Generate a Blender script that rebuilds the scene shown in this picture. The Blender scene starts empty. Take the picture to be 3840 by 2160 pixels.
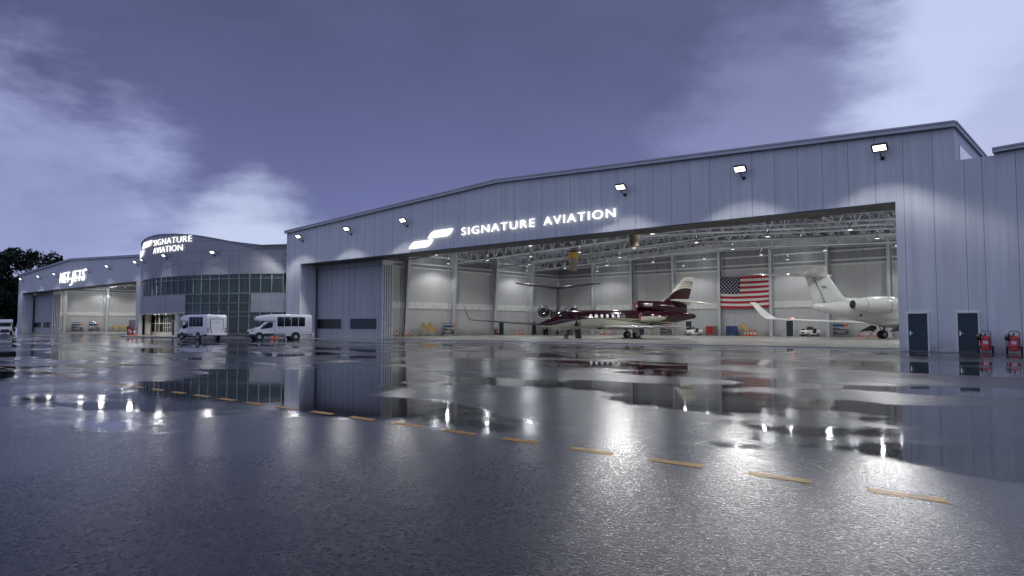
import bpy, bmesh, math, random
from mathutils import Vector, Matrix
R = math.radians
random.seed(7)
sc = bpy.context.scene
COL = sc.collection
sin, cos, pi = math.sin, math.cos, math.pi

# ------------------------------------------------------------------ materials
MATS = {}
class NT:
    def __init__(s, name):
        s.m = bpy.data.materials.new(name); s.m.use_nodes = True
        s.t = s.m.node_tree; s.n = s.t.nodes; s.l = s.t.links
        s.b = s.n['Principled BSDF']; s.out = s.n['Material Output']
        s._c = None
    def node(s, typ, ins=None, **kw):
        n = s.n.new(typ)
        for k, v in kw.items(): setattr(n, k, v)
        for k, v in (ins or {}).items(): s.set(n.inputs[k], v)
        return n
    def set(s, sock, v):
        if isinstance(v, bpy.types.NodeSocket): s.l.new(v, sock)
        elif hasattr(sock, 'default_value'):
            if hasattr(sock.default_value, '__len__') and isinstance(v, tuple) and len(v) == 3 and len(sock.default_value) == 4: v = v + (1,)
            sock.default_value = v
    def coord(s):
        if s._c is None: s._c = s.n.new('ShaderNodeTexCoord').outputs['Object']
        return s._c
    def sep(s):
        return s.node('ShaderNodeSeparateXYZ', {0: s.coord()}).outputs
    def math(s, op, a, b=None, clamp=False):
        n = s.n.new('ShaderNodeMath'); n.operation = op; n.use_clamp = clamp
        s.set(n.inputs[0], a)
        if b is not None: s.set(n.inputs[1], b)
        return n.outputs[0]
    def noise(s, scale, detail=4, rough=.55, vec=None, out=0):
        return s.node('ShaderNodeTexNoise', {'Vector': vec or s.coord(), 'Scale': scale, 'Detail': detail, 'Roughness': rough}).outputs[out]
    def mapping(s, scale, vec=None, loc=(0, 0, 0)):
        return s.node('ShaderNodeMapping', {'Vector': vec or s.coord(), 'Scale': scale, 'Location': loc}).outputs[0]
    def mix(s, f, a, b):
        n = s.node('ShaderNodeMix', data_type='RGBA')
        s.set(n.inputs[0], f); s.set(n.inputs[6], a if not isinstance(a, tuple) else a + (1,)); s.set(n.inputs[7], b if not isinstance(b, tuple) else b + (1,))
        return n.outputs[2]
    def rng(s, v, a, b, c, d):
        n = s.node('ShaderNodeMapRange', {0: v, 1: a, 2: b, 3: c, 4: d}); return n.outputs[0]
    def bump(s, h, strength, dist):
        return s.node('ShaderNodeBump', {'Height': h, 'Strength': strength, 'Distance': dist}).outputs[0]
    def P(s, **k):
        nm = dict(color='Base Color', rough='Roughness', metal='Metallic', normal='Normal', ior='IOR', emis='Emission Strength', ecol='Emission Color', coat='Coat Weight', spec='Specular IOR Level')
        for a, v in k.items(): s.set(s.b.inputs[nm[a]], v)
        return s.m

def simple(name, col, rough=.5, metal=0, var=.12, vscale=1.5, coat=0, bump=0, bscale=20):
    t = NT(name)
    n = t.noise(vscale, 5)
    f = t.rng(n, .3, .7, 0, 1)
    a = tuple(c * (1 - var) for c in col); b = tuple(min(1, c * (1 + var)) for c in col)
    kw = dict(color=t.mix(f, a, b), rough=t.rng(n, .3, .7, max(0, rough - .06), min(1, rough + .06)), metal=metal, coat=coat)
    if bump: kw['normal'] = t.bump(t.noise(bscale, 4), bump, .02)
    MATS[name] = t.P(**kw); return MATS[name]

def emit(name, col, strength, base=(.8, .8, .8)):
    t = NT(name)
    MATS[name] = t.P(color=base, rough=.4, ecol=col, emis=strength); return MATS[name]

def siding(name, col, off, rib=.2, seam=1.58, seamw=.035, ribamt=.16, dirt=.0, streak=1):
    """vertical profiled metal cladding: ribs by bump, dark joints between sheets, faint streaks"""
    t = NT(name)
    x, y, z = t.sep()[0:3]
    fr = t.math('FRACT', t.math('DIVIDE', t.math('SUBTRACT', x, off), seam))
    gap = t.math('LESS_THAN', fr, seamw / seam)
    r = t.math('FRACT', t.math('DIVIDE', x, rib))
    groove = t.rng(t.math('ABSOLUTE', t.math('SUBTRACT', r, .5)), .34, .46, 0, 1)
    st = t.noise(1.0, 5, .6, t.mapping((2.6, 2.6, .10)))
    base = t.mix(t.rng(st, .3, .72, 0, 1), tuple(c * (1 - .20 * streak) for c in col), tuple(c * (1 + .10 * streak) for c in col))
    big = t.noise(.22, 3)
    base = t.mix(t.math('MULTIPLY', t.rng(big, .4, .7, 0, 1), .16), base, tuple(c * .7 for c in col))
    base = t.mix(t.math('MULTIPLY', groove, ribamt), base, tuple(c * .35 for c in col))
    base = t.mix(t.math('MULTIPLY', gap, .75), base, (.03, .032, .045))
    if dirt:
        d = t.math('MULTIPLY', t.rng(z, 0, 1.3, dirt, 0), t.rng(t.noise(1.3, 5), .35, .65, .2, 1))
        base = t.mix(d, base, (.10, .095, .085))
    MATS[name] = t.P(color=base, rough=.42, metal=.0, spec=.5, normal=t.bump(groove, .25, .02)); return MATS[name]

siding('cladding', (.61, .63, .67), .33, rib=.13, ribamt=.11, streak=.8, seamw=.028, dirt=.55)
siding('liner', (.50, .50, .50), .1, rib=.9, seam=3.1, seamw=.02, ribamt=.03, dirt=.75, streak=.35)
siding('liner_side', (.50, .50, .50), .1, rib=.9, seam=3.1, seamw=.02, ribamt=.03, dirt=.75, streak=.35)
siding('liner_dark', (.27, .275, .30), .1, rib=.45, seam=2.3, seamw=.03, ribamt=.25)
siding('doorclad', (.44, .455, .50), .2, rib=.2, seam=1.18, seamw=.03)
simple('trim', (.34, .35, .40), .45)
simple('edge_trim', (.46, .475, .52), .4)
simple('trim_light', (.66, .66, .64), .5)
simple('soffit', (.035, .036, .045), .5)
simple('dark_gap', (.02, .02, .025), .6)
simple('steel', (.52, .53, .55), .42, .0, bump=.1)
simple('truss', (.50, .51, .55), .38, .1)
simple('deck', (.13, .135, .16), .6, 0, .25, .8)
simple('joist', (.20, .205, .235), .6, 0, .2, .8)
simple('end_strip', (.86, .85, .80), .45)
simple('galv', (.33, .27, .21), .45, .55, .35, 2.5)
simple('yellow', (.72, .42, .05), .5)
simple('teal_door', (.012, .032, .042), .45)
simple('frame_metal', (.30, .31, .33), .4, .3)
simple('chrome', (.75, .75, .78), .12, 1)
simple('black', (.015, .015, .017), .45)
simple('black_gloss', (.008, .008, .010), .1)
simple('rubber', (.016, .016, .017), .8, bump=.2, bscale=40)
simple('rim', (.42, .42, .44), .35, .7)
simple('white_paint', (.86, .865, .88), .25, 0, .03, coat=.4)
simple('jet_white', (.80, .80, .78), .18, 0, .03, .8, coat=.6)
simple('jet_shaded', (.040, .042, .055), .38, .0, .05, .8, coat=.1)  # shade on the rear jet is put into its paint colour
simple('maroon', (.040, .005, .012), .14, .15, .12, .8, coat=.8)
simple('cream', (.66, .64, .54), .18, 0, .04, .8, coat=.6)
simple('gold', (.32, .24, .10), .25, .5)
simple('stripe_dark', (.03, .028, .02), .25)
simple('red', (.50, .015, .02), .32, 0, .1, coat=.3)
simple('red_cover', (.55, .02, .03), .6)
simple('orange', (.72, .10, .02), .5)
simple('white_band', (.78, .78, .80), .4)
simple('blue_box', (.02, .06, .19), .45)
simple('blue_crate', (.04, .075, .21), .5)
simple('red_crate', (.42, .045, .035), .5)
simple('grey_dark', (.06, .062, .07), .55)
simple('grey_mid', (.2, .2, .22), .5)
simple('silver', (.62, .63, .66), .22, .85)
simple('panel', (.30, .305, .33), .38, .2, .08, .5)
simple('panel_joint', (.13, .13, .15), .6)
simple('panel_cap', (.17, .175, .20), .4, .2)
simple('concrete_wall', (.30, .30, .29), .6, 0, .15, 1.2, bump=.1)
simple('column_paint', (.62, .61, .55), .35)
simple('interior', (.16, .165, .15), .7)
simple('interior_floor', (.20, .19, .17), .5)
simple('sofa', (.30, .02, .02), .6)
simple('tail_light', (.35, .01, .02), .2)
simple('pavement', (.34, .33, .31), .35, 0, .18, 1.5, bump=.2)
simple('bark', (.03, .025, .02), .9, 0, .3, 3)
simple('flag_red', (.42, .012, .03), .75, 0, .08, 3)
simple('flag_white', (.72, .70, .66), .75, 0, .05, 3)
simple('flag_blue', (.012, .018, .06), .75, 0, .08, 3)
simple('amber_glass', (.55, .40, .15), .15)
emit('lamp_white', (1, .97, .92), 3)
emit('flood_white', (1, .95, .85), 5)
emit('sign_white', (1, .985, .94), 1.45)
emit('red_lamp', (1, .12, .12), 3.5)
emit('cabin_window', (.85, .88, .9), .35)

def glass(name, tint, refl=.0, rough=.02, opac=.35, ior=1.3):
    t = NT(name)
    tr = t.node('ShaderNodeBsdfTransparent', {0: tint + (1,)})
    gl = t.node('ShaderNodeBsdfGlossy', {0: (.9, .95, .95, 1), 1: rough})
    di = t.node('ShaderNodeBsdfDiffuse', {0: tuple(c * .35 for c in tint) + (1,)})
    m0 = t.node('ShaderNodeMixShader', {0: opac}); t.l.new(tr.outputs[0], m0.inputs[1]); t.l.new(di.outputs[0], m0.inputs[2])
    fr = t.node('ShaderNodeFresnel', {0: ior})
    nz = t.noise(.6, 2)
    t.set(gl.inputs['Normal'], t.bump(nz, .04, .05))
    m = t.node('ShaderNodeMixShader', {0: t.math('ADD', fr.outputs[0], refl, True)})
    t.l.new(m0.outputs[0], m.inputs[1]); t.l.new(gl.outputs[0], m.inputs[2]); t.l.new(m.outputs[0], t.out.inputs[0])
    MATS[name] = t.m
glass('glass_green', (.25, .42, .37), .03, .02, .2, 1.28)
glass('glass_clear', (.55, .60, .58), .05, .02, .1)
glass('glass_bus', (.035, .04, .05), .01, .03, .8, 1.25)
glass('glass_screen', (.30, .38, .40), .08, .03, .35)
glass('glass_door', (.05, .06, .055), .03, .05, .7)

# leaves
t = NT('leaves')
f = t.rng(t.noise(.35, 3), .35, .65, 0, 1)
MATS['leaves'] = t.P(color=t.mix(f, (.010, .016, .010), (.030, .045, .022)), rough=.8)

# wet apron ------------------------------------------------------
t = NT('wet_asphalt')
c = t.coord()
sx, sy, sz = t.sep()[0:3]
big = t.noise(.135, 3, .5, t.mapping((.8, 1.45, 1), loc=(3.1, 7.7, 0)))
med = t.noise(.42, 4, .6)
edge = t.noise(13, 5, .7)
v = t.math('ADD', t.math('MULTIPLY', big, .80), t.math('MULTIPLY', med, .20))
v = t.math('ADD', v, t.math('MULTIPLY', t.math('SUBTRACT', edge, .5), .10))
# the pavement drains away from where the camera stands: fewer pools near it
d2 = t.math('POWER', t.math('ADD', t.math('POWER', sx, 2), t.math('POWER', sy, 2)), .5)
v = t.math('SUBTRACT', v, t.rng(d2, 5, 10, .22, 0))
pud = t.rng(v, .475, .515, 0, 1)
near = t.rng(d2, 7, 17, 1, 0)
sheen = t.rng(t.noise(.20, 3, .5, t.mapping((1, 1, 1), loc=(41, 13, 0))), .38, .62, 0, 1)
grain = t.noise(55, 5, .7)
vor = t.node('ShaderNodeTexVoronoi', {'Vector': c, 'Scale': 42}).outputs[0]
mid = t.noise(30, 3, .6)
h = t.math('ADD', t.math('ADD', t.math('MULTIPLY', grain, .5), t.math('MULTIPLY', vor, .6)), t.math('MULTIPLY', mid, .6))
dryness = t.math('SUBTRACT', 1, pud)
ripple = t.noise(3.0, 2, .5)
nb = t.node('ShaderNodeBump', {'Height': h, 'Distance': .006, 'Strength': t.math('MULTIPLY', dryness, t.math('ADD', .22, t.math('MULTIPLY', t.rng(d2, 4.2, 9.5, 1, 0), .7)))})
nb2 = t.node('ShaderNodeBump', {'Height': ripple, 'Distance': .01, 'Strength': .09, 'Normal': nb.outputs[0]})
dk = t.mix(t.rng(t.noise(.7, 5, .6), .3, .7, 0, 1), (.012, .0125, .016), (.030, .031, .038))
rbase = t.math('ADD', t.math('MULTIPLY', t.rng(sheen, 0, 1, .15, .25), t.math('SUBTRACT', 1, near)), t.math('MULTIPLY', near, t.rng(grain, .35, .65, .15, .24)))
pit = t.node('ShaderNodeTexVoronoi', {'Vector': t.node('ShaderNodeVectorMath', {0: c, 1: t.node('ShaderNodeVectorMath', {0: t.noise(14, 3, .6, out=1), 1: (.09, .09, 0)}, operation='MULTIPLY').outputs[0]}, operation='ADD').outputs[0], 'Scale': 20}).outputs[0]
pit = t.math('MULTIPLY', t.rng(pit, .20, .42, 1, 0), t.rng(t.noise(1.1, 3), .38, .62, .15, 1))
pit = t.math('MULTIPLY', pit, t.math('MULTIPLY', dryness, t.rng(d2, 4.5, 10, 1, .15)))
rr = t.math('ADD', t.math('ADD', t.math('MULTIPLY', dryness, rbase), .035), t.math('MULTIPLY', pit, .28))
MATS['wet_asphalt'] = t.P(color=dk, rough=rr, ior=1.36, spec=.5, normal=nb2.outputs[0])

t = NT('shop_floor')
n1 = t.noise(.25, 5, .6, t.mapping((.5, 1.5, 1))); n2 = t.noise(2.5, 5)
fx, fy, fz = t.sep()[0:3]
jx = t.math('LESS_THAN', t.math('FRACT', t.math('DIVIDE', fx, 6.0)), .006)
colr = t.mix(t.rng(n1, .3, .7, 0, 1), (.27, .265, .235), (.42, .41, .365))
colr = t.mix(t.math('MULTIPLY', t.rng(n2, .5, .75, 0, 1), .3), colr, (.15, .145, .13))
colr = t.mix(t.math('MULTIPLY', jx, .6), colr, (.07, .07, .07))
MATS['shop_floor'] = t.P(color=colr, rough=t.rng(n1, .3, .7, .22, .42), spec=.5)

def paintmat(name, col, wear=.5):
    t = NT(name)
    n = t.math('ADD', t.math('MULTIPLY', t.noise(30, 5, .75), .6), t.math('MULTIPLY', t.noise(5, 4, .6), .4))
    f = t.math('MULTIPLY', t.rng(n, .48, .58, 0, 1), wear)
    MATS[name] = t.P(color=t.mix(f, col, (.03, .031, .036)), rough=t.rng(t.noise(40, 4), .3, .7, .28, .42), ior=1.3, spec=.35, normal=t.bump(t.noise(40, 4), .5, .006))
paintmat('line_yellow', (.70, .33, .015), .7)
paintmat('line_red', (.55, .10, .12), .3)
paintmat('line_white', (.55, .56, .58), .4)

# fin paint of the tri-jet (object coordinates: X forward, Z up)
t = NT('fin_paint')
fx, fy, fz = t.sep()[0:3]
xa = t.math('MULTIPLY', fx, -1.0)
q = t.math('POWER', t.math('ABSOLUTE', t.math('SUBTRACT', xa, 18.5)), 2)
lim = t.math('SUBTRACT', 6.10, t.math('MULTIPLY', q, .2))
d = t.math('SUBTRACT', fz, lim)
base = t.mix(t.math('GREATER_THAN', d, 0), (.040, .005, .012), (.66, .64, .54))
for lo, hi, cc in ((.16, .34, (.42, .32, .17)), (.46, .62, (.12, .12, .12)), (.72, .86, (.03, .03, .03))):
    wd = t.math('MULTIPLY', t.rng(xa, 17.6, 19.3, 0, 1), (hi - lo) / 2)
    mm = t.math('LESS_THAN', t.math('ABSOLUTE', t.math('SUBTRACT', d, (lo + hi) / 2)), wd)
    base = t.mix(mm, base, cc)
MATS['fin_paint'] = t.P(color=base, rough=.18, coat=.7)

# ------------------------------------------------------------------ mesh building
class MB:
    def __init__(s): s.bm = bmesh.new()
    def face(s, vs, mi=0):
        try:
            f = s.bm.faces.new(vs); f.material_index = mi; return f
        except ValueError: return None
    def poly(s, pts, mi=0): return s.face([s.bm.verts.new(p) for p in pts], mi)
    def box(s, lo, hi, mi=0, M=None, bevel=0):
        x0, y0, z0 = lo; x1, y1, z1 = hi
        p = [Vector(q) for q in ((x0, y0, z0), (x1, y0, z0), (x1, y1, z0), (x0, y1, z0), (x0, y0, z1), (x1, y0, z1), (x1, y1, z1), (x0, y1, z1))]
        if M is not None: p = [M @ q for q in p]
        v = [s.bm.verts.new(q) for q in p]
        fs = [s.face([v[i] for i in f], mi) for f in ((0, 3, 2, 1), (4, 5, 6, 7), (0, 1, 5, 4), (1, 2, 6, 5), (2, 3, 7, 6), (3, 0, 4, 7))]
        if bevel:
            es = list({e for f in fs for e in f.edges})
            r = bmesh.ops.bevel(s.bm, geom=es, offset=bevel, segments=2, profile=.5, affect='EDGES')
            for f in r['faces']: f.material_index = mi
        return s
    def cbox(s, c, d, mi=0, M=None, bevel=0):
        return s.box([a - b / 2 for a, b in zip(c, d)], [a + b / 2 for a, b in zip(c, d)], mi, M, bevel)
    def loft(s, rings, mi=0, cap0=True, cap1=True, closed=True, mifn=None):
        vr = [[s.bm.verts.new(p) for p in r] for r in rings]
        n = len(rings[0])
        for a, b in zip(vr[:-1], vr[1:]):
            for k in range(n if closed else n - 1):
                k2 = (k + 1) % n
                s.face([a[k], a[k2], b[k2], b[k]], mifn(k) if mifn else mi)
        if cap0: s.face(list(reversed(vr[0])), mi)
        if cap1: s.face(vr[-1], mi)
        return s
    def tube(s, pts, r, mi=0, n=8, r1=None, cap=True):
        pts = [Vector(p) for p in pts]; rings = []
        up = None
        for i, p in enumerate(pts):
            d = (pts[min(i + 1, len(pts) - 1)] - pts[max(i - 1, 0)]).normalized()
            if up is None or abs(d.dot(up)) > .98: up = Vector((0, 0, 1)) if abs(d.z) < .9 else Vector((1, 0, 0))
            a = d.cross(up).normalized(); b = d.cross(a)
            rr = r if r1 is None else r + (r1 - r) * i / (len(pts) - 1)
            rings.append([p + a * (rr * cos(2 * pi * k / n)) + b * (rr * sin(2 * pi * k / n)) for k in range(n)])
        return s.loft(rings, mi, cap, cap)
    def lathe(s, prof, o=(0, 0, 0), ax=(0, 0, 1), n=20, mi=0, mis=None):
        """profile of (distance along axis, radius)"""
        o = Vector(o); d = Vector(ax).normalized()
        a = d.cross(Vector((0, 0, 1)) if abs(d.z) < .9 else Vector((1, 0, 0))).normalized(); b = d.cross(a)
        rings = [[o + d * h + a * (r * cos(2 * pi * k / n)) + b * (r * sin(2 * pi * k / n)) for k in range(n)] for h, r in prof]
        vr = [[s.bm.verts.new(p) for p in r] for r in rings]
        for i, (A, B) in enumerate(zip(vr[:-1], vr[1:])):
            for k in range(n): s.face([A[k], A[(k + 1) % n], B[(k + 1) % n], B[k]], mis[i] if mis else mi)
        if prof[0][1] > 1e-4: s.face(list(reversed(vr[0])), mis[0] if mis else mi)
        if prof[-1][1] > 1e-4: s.face(vr[-1], mis[-1] if mis else mi)
        return s
    def prism(s, pts, axis, a, b, mi=0, bevel=0, segs=2):
        """polygon of 2D points extruded along an axis ('x','y','z') from a to b"""
        f3 = {'y': lambda p, t: (p[0], t, p[1]), 'x': lambda p, t: (t, p[0], p[1]), 'z': lambda p, t: (p[0], p[1], t)}[axis]
        A = [s.bm.verts.new(f3(p, a)) for p in pts]; B = [s.bm.verts.new(f3(p, b)) for p in pts]
        n = len(pts); fs = [s.face(A, mi), s.face(list(reversed(B)), mi)]
        for k in range(n): fs.append(s.face([A[k], B[k], B[(k + 1) % n], A[(k + 1) % n]], mi))
        fs = [f for f in fs if f]
        bmesh.ops.recalc_face_normals(s.bm, faces=fs)
        if bevel:
            es = list({e for f in fs for e in f.edges})
            r = bmesh.ops.bevel(s.bm, geom=es, offset=bevel, segments=segs, profile=.5, affect='EDGES')
            for f in r['faces']: f.material_index = mi
        return s
    def build(s, name, mats, parent=None, label=None, smooth=35, tri=False, recalc=True):
        if tri: bmesh.ops.triangulate(s.bm, faces=s.bm.faces[:])
        if recalc: bmesh.ops.recalc_face_normals(s.bm, faces=s.bm.faces[:])
        me = bpy.data.meshes.new(name); s.bm.to_mesh(me); s.bm.free()
        for m in (mats if isinstance(mats, (list, tuple)) else [mats]): me.materials.append(MATS[m])
        if smooth and len(me.polygons):
            me.shade_smooth(); me.set_sharp_from_angle(angle=R(smooth))
        o = bpy.data.objects.new(name, me); COL.objects.link(o)
        if parent: o.parent = parent
        if label: o['label'] = label
        return o

def tag(o, label=None, cat=None, group=None, kind=None):
    for k, v in (('label', label), ('category', cat), ('group', group), ('kind', kind)):
        if v: o[k] = v
    return o
def E(name, label, cat, loc=(0, 0, 0), rz=0, group=None):
    o = bpy.data.objects.new(name, None); COL.objects.link(o)
    o.location = loc; o.rotation_euler = (0, 0, R(rz)); o.empty_display_size = .2
    return tag(o, label, cat, group)
def copy_tree(o, parent=None):
    c = o.copy(); COL.objects.link(c)
    if parent: c.parent = parent
    for ch in list(o.children): copy_tree(ch, c)
    return c
def again(o, label, loc, rz=0, scale=None):
    c = copy_tree(o); c.location = loc; c.rotation_euler = (0, 0, R(rz)); c['label'] = label
    if scale: c.scale = (scale,) * 3
    return c
WALLSIDE = -1.0
def spot(parent, loc, direction, power, size, blend, radius, col):
    d = bpy.data.lights.get('spot_%d_%d' % (power, size))
    if d is None:
        d = bpy.data.lights.new('spot_%d_%d' % (power, size), 'SPOT'); d.energy = power; d.spot_size = R(size); d.spot_blend = blend; d.shadow_soft_size = radius; d.color = col
        if size == 158:      # wide-throw optic: stronger to the sides than straight ahead
            d.use_nodes = True; nt = d.node_tree; em = nt.nodes['Emission']
            tc = nt.nodes.new('ShaderNodeTexCoord'); sp = nt.nodes.new('ShaderNodeSeparateXYZ'); nt.links.new(tc.outputs['Normal'], sp.inputs[0])
            def mth(op, a, b):
                q = nt.nodes.new('ShaderNodeMath'); q.operation = op
                for i_, v_ in enumerate((a, b)):
                    if isinstance(v_, (int, float)): q.inputs[i_].default_value = v_
                    else: nt.links.new(v_, q.inputs[i_])
                return q.outputs[0]
            r2 = mth('POWER', mth('ABSOLUTE', mth('DIVIDE', sp.outputs[0], sp.outputs[2]), 0), 2)
            side = nt.nodes.new('ShaderNodeMapRange'); nt.links.new(mth('MULTIPLY', sp.outputs[1], WALLSIDE), side.inputs[0]); side.inputs[1].default_value = .05; side.inputs[2].default_value = .35
            full = mth('ADD', mth('MULTIPLY', mth('MINIMUM', r2, 14), .55), .7)
            nt.links.new(mth('ADD', mth('MULTIPLY', full, side.outputs[0]), .5), em.inputs['Strength'])
    o = bpy.data.objects.new('lamp_and_fill_light', d); COL.objects.link(o); o.parent = parent; o.location = loc
    o.rotation_euler = Vector(direction).to_track_quat('-Z', 'Y').to_euler(); return o

def text_mesh(body, bold=.0, extrude=.05, shear=0, space=1.0):
    cu = bpy.data.curves.new('lettering', 'FONT'); cu.body = body; cu.size = 1; cu.offset = bold; cu.extrude = extrude; cu.shear = shear; cu.space_character = space
    cu.resolution_u = 6
    ob = bpy.data.objects.new('lettering', cu); COL.objects.link(ob)
    bpy.context.view_layer.update()
    me = bpy.data.meshes.new_from_object(ob.evaluated_get(bpy.context.evaluated_depsgraph_get()))
    bpy.data.objects.remove(ob); bpy.data.curves.remove(cu)
    xs = [v.co.x for v in me.vertices]; ys = [v.co.y for v in me.vertices]
    return me, min(xs), max(xs), min(ys), max(ys)
def text_obj(name, body, mat, fn, w, h, parent, bold=0, extrude=.05, shear=0, space=1, y0=None, y1=None):
    """fn maps (u across 0..w, v up 0..h, depth) to a point"""
    me, a, b, lo, hi = text_mesh(body, bold, extrude, shear, space)
    if y0 is not None: lo = y0
    if y1 is not None: hi = y1
    for v in me.vertices:
        v.co = Vector(fn((v.co.x - a) / (b - a) * w, (v.co.y - lo) / (hi - lo) * h, v.co.z))
    me.materials.clear(); me.materials.append(MATS[mat])
    o = bpy.data.objects.new(name, me); COL.objects.link(o); o.parent = parent
    return o
def leaf_shape(w, h, n=8):
    """logo half: slanted shape, sharp at lower left and upper right, rounded at the other two corners"""
    p = [(0, 0)]
    for k in range(n + 1):
        a = k / n; p.append(((1 - a) ** 2 * .0 * w + 2 * a * (1 - a) * .13 * w + a * a * .30 * w, (1 - a) ** 2 * 0 + 2 * a * (1 - a) * .97 * h + a * a * .98 * h))
    p.append((w, h))
    for k in range(n + 1):
        a = k / n; p.append((w - (2 * a * (1 - a) * .13 * w + a * a * .30 * w), h - (2 * a * (1 - a) * .97 * h + a * a * .98 * h)))
    out = []
    for q in p:
        if not out or (abs(q[0] - out[-1][0]) + abs(q[1] - out[-1][1])) > 1e-4: out.append(q)
    return out

# ------------------------------------------------------------------ camera, sky, sun
cam = bpy.data.cameras.new('camera'); cam.lens = 24.859; cam.sensor_width = 36; cam.clip_end = 3000; cam.clip_start = .05
co = bpy.data.objects.new('camera', cam); COL.objects.link(co)
co.location = (0, 0, 1.5); co.rotation_euler = (R(90) + .0538, 0, .7218); sc.camera = co

w = bpy.data.worlds.new('World'); sc.world = w; w.use_nodes = True
class WT(NT):
    def __init__(s, tree): s.t = tree; s.n = tree.nodes; s.l = tree.links; s._c = None
    def coord(s):
        if s._c is None: s._c = s.n.new('ShaderNodeTexCoord').outputs['Generated']
        return s._c
W = WT(w.node_tree)
bg = W.n['Background']
SUN_EL, SUN_ROT = 2.0, -8.0
sky = W.node('ShaderNodeTexSky', sky_type='NISHITA', sun_disc=False, sun_elevation=R(SUN_EL), sun_rotation=R(SUN_ROT), altitude=50, dust_density=1.5)
d = W.coord()
x, y, z = W.sep()[0:3]
zz = W.math('MAXIMUM', z, 0)
flat = W.node('ShaderNodeCombineXYZ', {0: x, 1: y, 2: W.math('MULTIPLY', z, 2.6)}).outputs[0]
n1 = W.noise(1.7, 7, .56, flat)
n2 = W.noise(4.5, 6, .55, flat)
warp = W.math('ADD', W.math('MULTIPLY', W.math('SUBTRACT', n1, .5), .85), W.math('MULTIPLY', W.math('SUBTRACT', n2, .5), .32))
ramp = W.node('ShaderNodeValToRGB', {0: W.math('ADD', zz, W.math('MULTIPLY', warp, .34))})
cr = ramp.color_ramp
stops = [(0.0, (.20, .225, .45)), (.13, (.15, .165, .365)), (.24, (.112, .121, .268)), (.36, (.090, .097, .205)), (.55, (.080, .087, .170)), (1.0, (.13, .14, .28))]
while len(cr.elements) < len(stops): cr.elements.new(.5)
for e, (p, c_) in zip(cr.elements, stops): e.position = p; e.color = c_ + (1,)
n3 = W.noise(9.0, 8, .6, flat)
warp2 = W.math('ADD', warp, W.math('MULTIPLY', W.math('SUBTRACT', n3, .5), .45))
def glow(direction, inner, outer, amt):
    amp = (inner - outer) * 1.9 if outer > .8 else .05
    v = Vector(direction).normalized()
    dt = W.node('ShaderNodeVectorMath', {0: d, 1: tuple(v)}, operation='DOT_PRODUCT').outputs['Value']
    dt = W.math('ADD', dt, W.math('MULTIPLY', warp2, amp))
    n = W.node('ShaderNodeMapRange', {0: dt, 1: outer, 2: inner, 3: 0, 4: amt}, interpolation_type='SMOOTHSTEP'); return n.outputs[0]
colr = W.mix(1.0, ramp.outputs[0], ramp.outputs[0])
md = W.node('ShaderNodeMix', data_type='RGBA', blend_type='MULTIPLY'); md.inputs[0].default_value = 1
kk = W.rng(W.math('ADD', W.math('MULTIPLY', n1, .6), W.math('MULTIPLY', n2, .4)), .36, .64, .84, 1.22)
W.l.new(colr, md.inputs[6]); W.l.new(W.node('ShaderNodeCombineXYZ', {0: kk, 1: kk, 2: kk}).outputs[0], md.inputs[7]); colr = md.outputs[2]
bright = (.53, .61, .88)
colr = W.mix(glow((-.98, .16, .03), 1.0, .944, .95), colr, (.42, .475, .77))       # paler sky low on the left
colr = W.mix(glow((-.868, .48, .105), .9998, .9935, .9), colr, (.58, .65, .88))   # break above the low building
colr = W.mix(glow((-.962, .235, .135), .9995, .992, .55), colr, (.21, .225, .44))
colr = W.mix(glow((-.30, .93, .22), .998, .975, .30), colr, (.40, .45, .78))
colr = W.mix(glow((.02, .955, .30), .995, .953, .95), colr, bright)               # break in the cloud on the right
colr = W.mix(glow((-.02, .975, .20), .999, .990, .45), colr, (.28, .31, .56))     # grey cloud low in that break
colr = W.mix(glow((.3, -.8, .5), .9, -.1, .8), colr, (.47, .54, .80))      # unseen sky behind the camera, brightened to light the facade
mixs = W.node('ShaderNodeMix', data_type='RGBA', blend_type='ADD'); mixs.inputs[0].default_value = .022
skb = W.node('ShaderNodeMix', data_type='RGBA', blend_type='MULTIPLY'); skb.inputs[0].default_value = 1; skb.inputs[7].default_value = (.32, .55, 1.0, 1)
W.l.new(sky.outputs[0], skb.inputs[6]); W.l.new(colr, mixs.inputs[6]); W.l.new(skb.outputs[2], mixs.inputs[7])
W.l.new(mixs.outputs[2], bg.inputs[0]); bg.inputs[1].default_value = 1.0
sun = bpy.data.lights.new('sun', 'SUN'); sun.energy = .12; sun.angle = R(25); sun.color = (.86, .90, 1)
so = bpy.data.objects.new('sun', sun); COL.objects.link(so)
sv = Vector((sin(R(SUN_ROT)) * cos(R(18)), cos(R(SUN_ROT)) * cos(R(18)), sin(R(18))))
so.rotation_euler = sv.to_track_quat('Z', 'Y').to_euler()

sc.view_settings.view_transform = 'Standard'; sc.view_settings.look = 'None'; sc.view_settings.exposure = 0; sc.view_settings.gamma = 1
sc.render.engine = 'CYCLES'
cy = sc.cycles
cy.use_denoising = True; cy.max_bounces = 7; cy.diffuse_bounces = 3; cy.glossy_bounces = 4; cy.transparent_max_bounces = 12
cy.sample_clamp_indirect = 6; cy.caustics_reflective = False; cy.caustics_refractive = False; cy.use_light_tree = True

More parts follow.
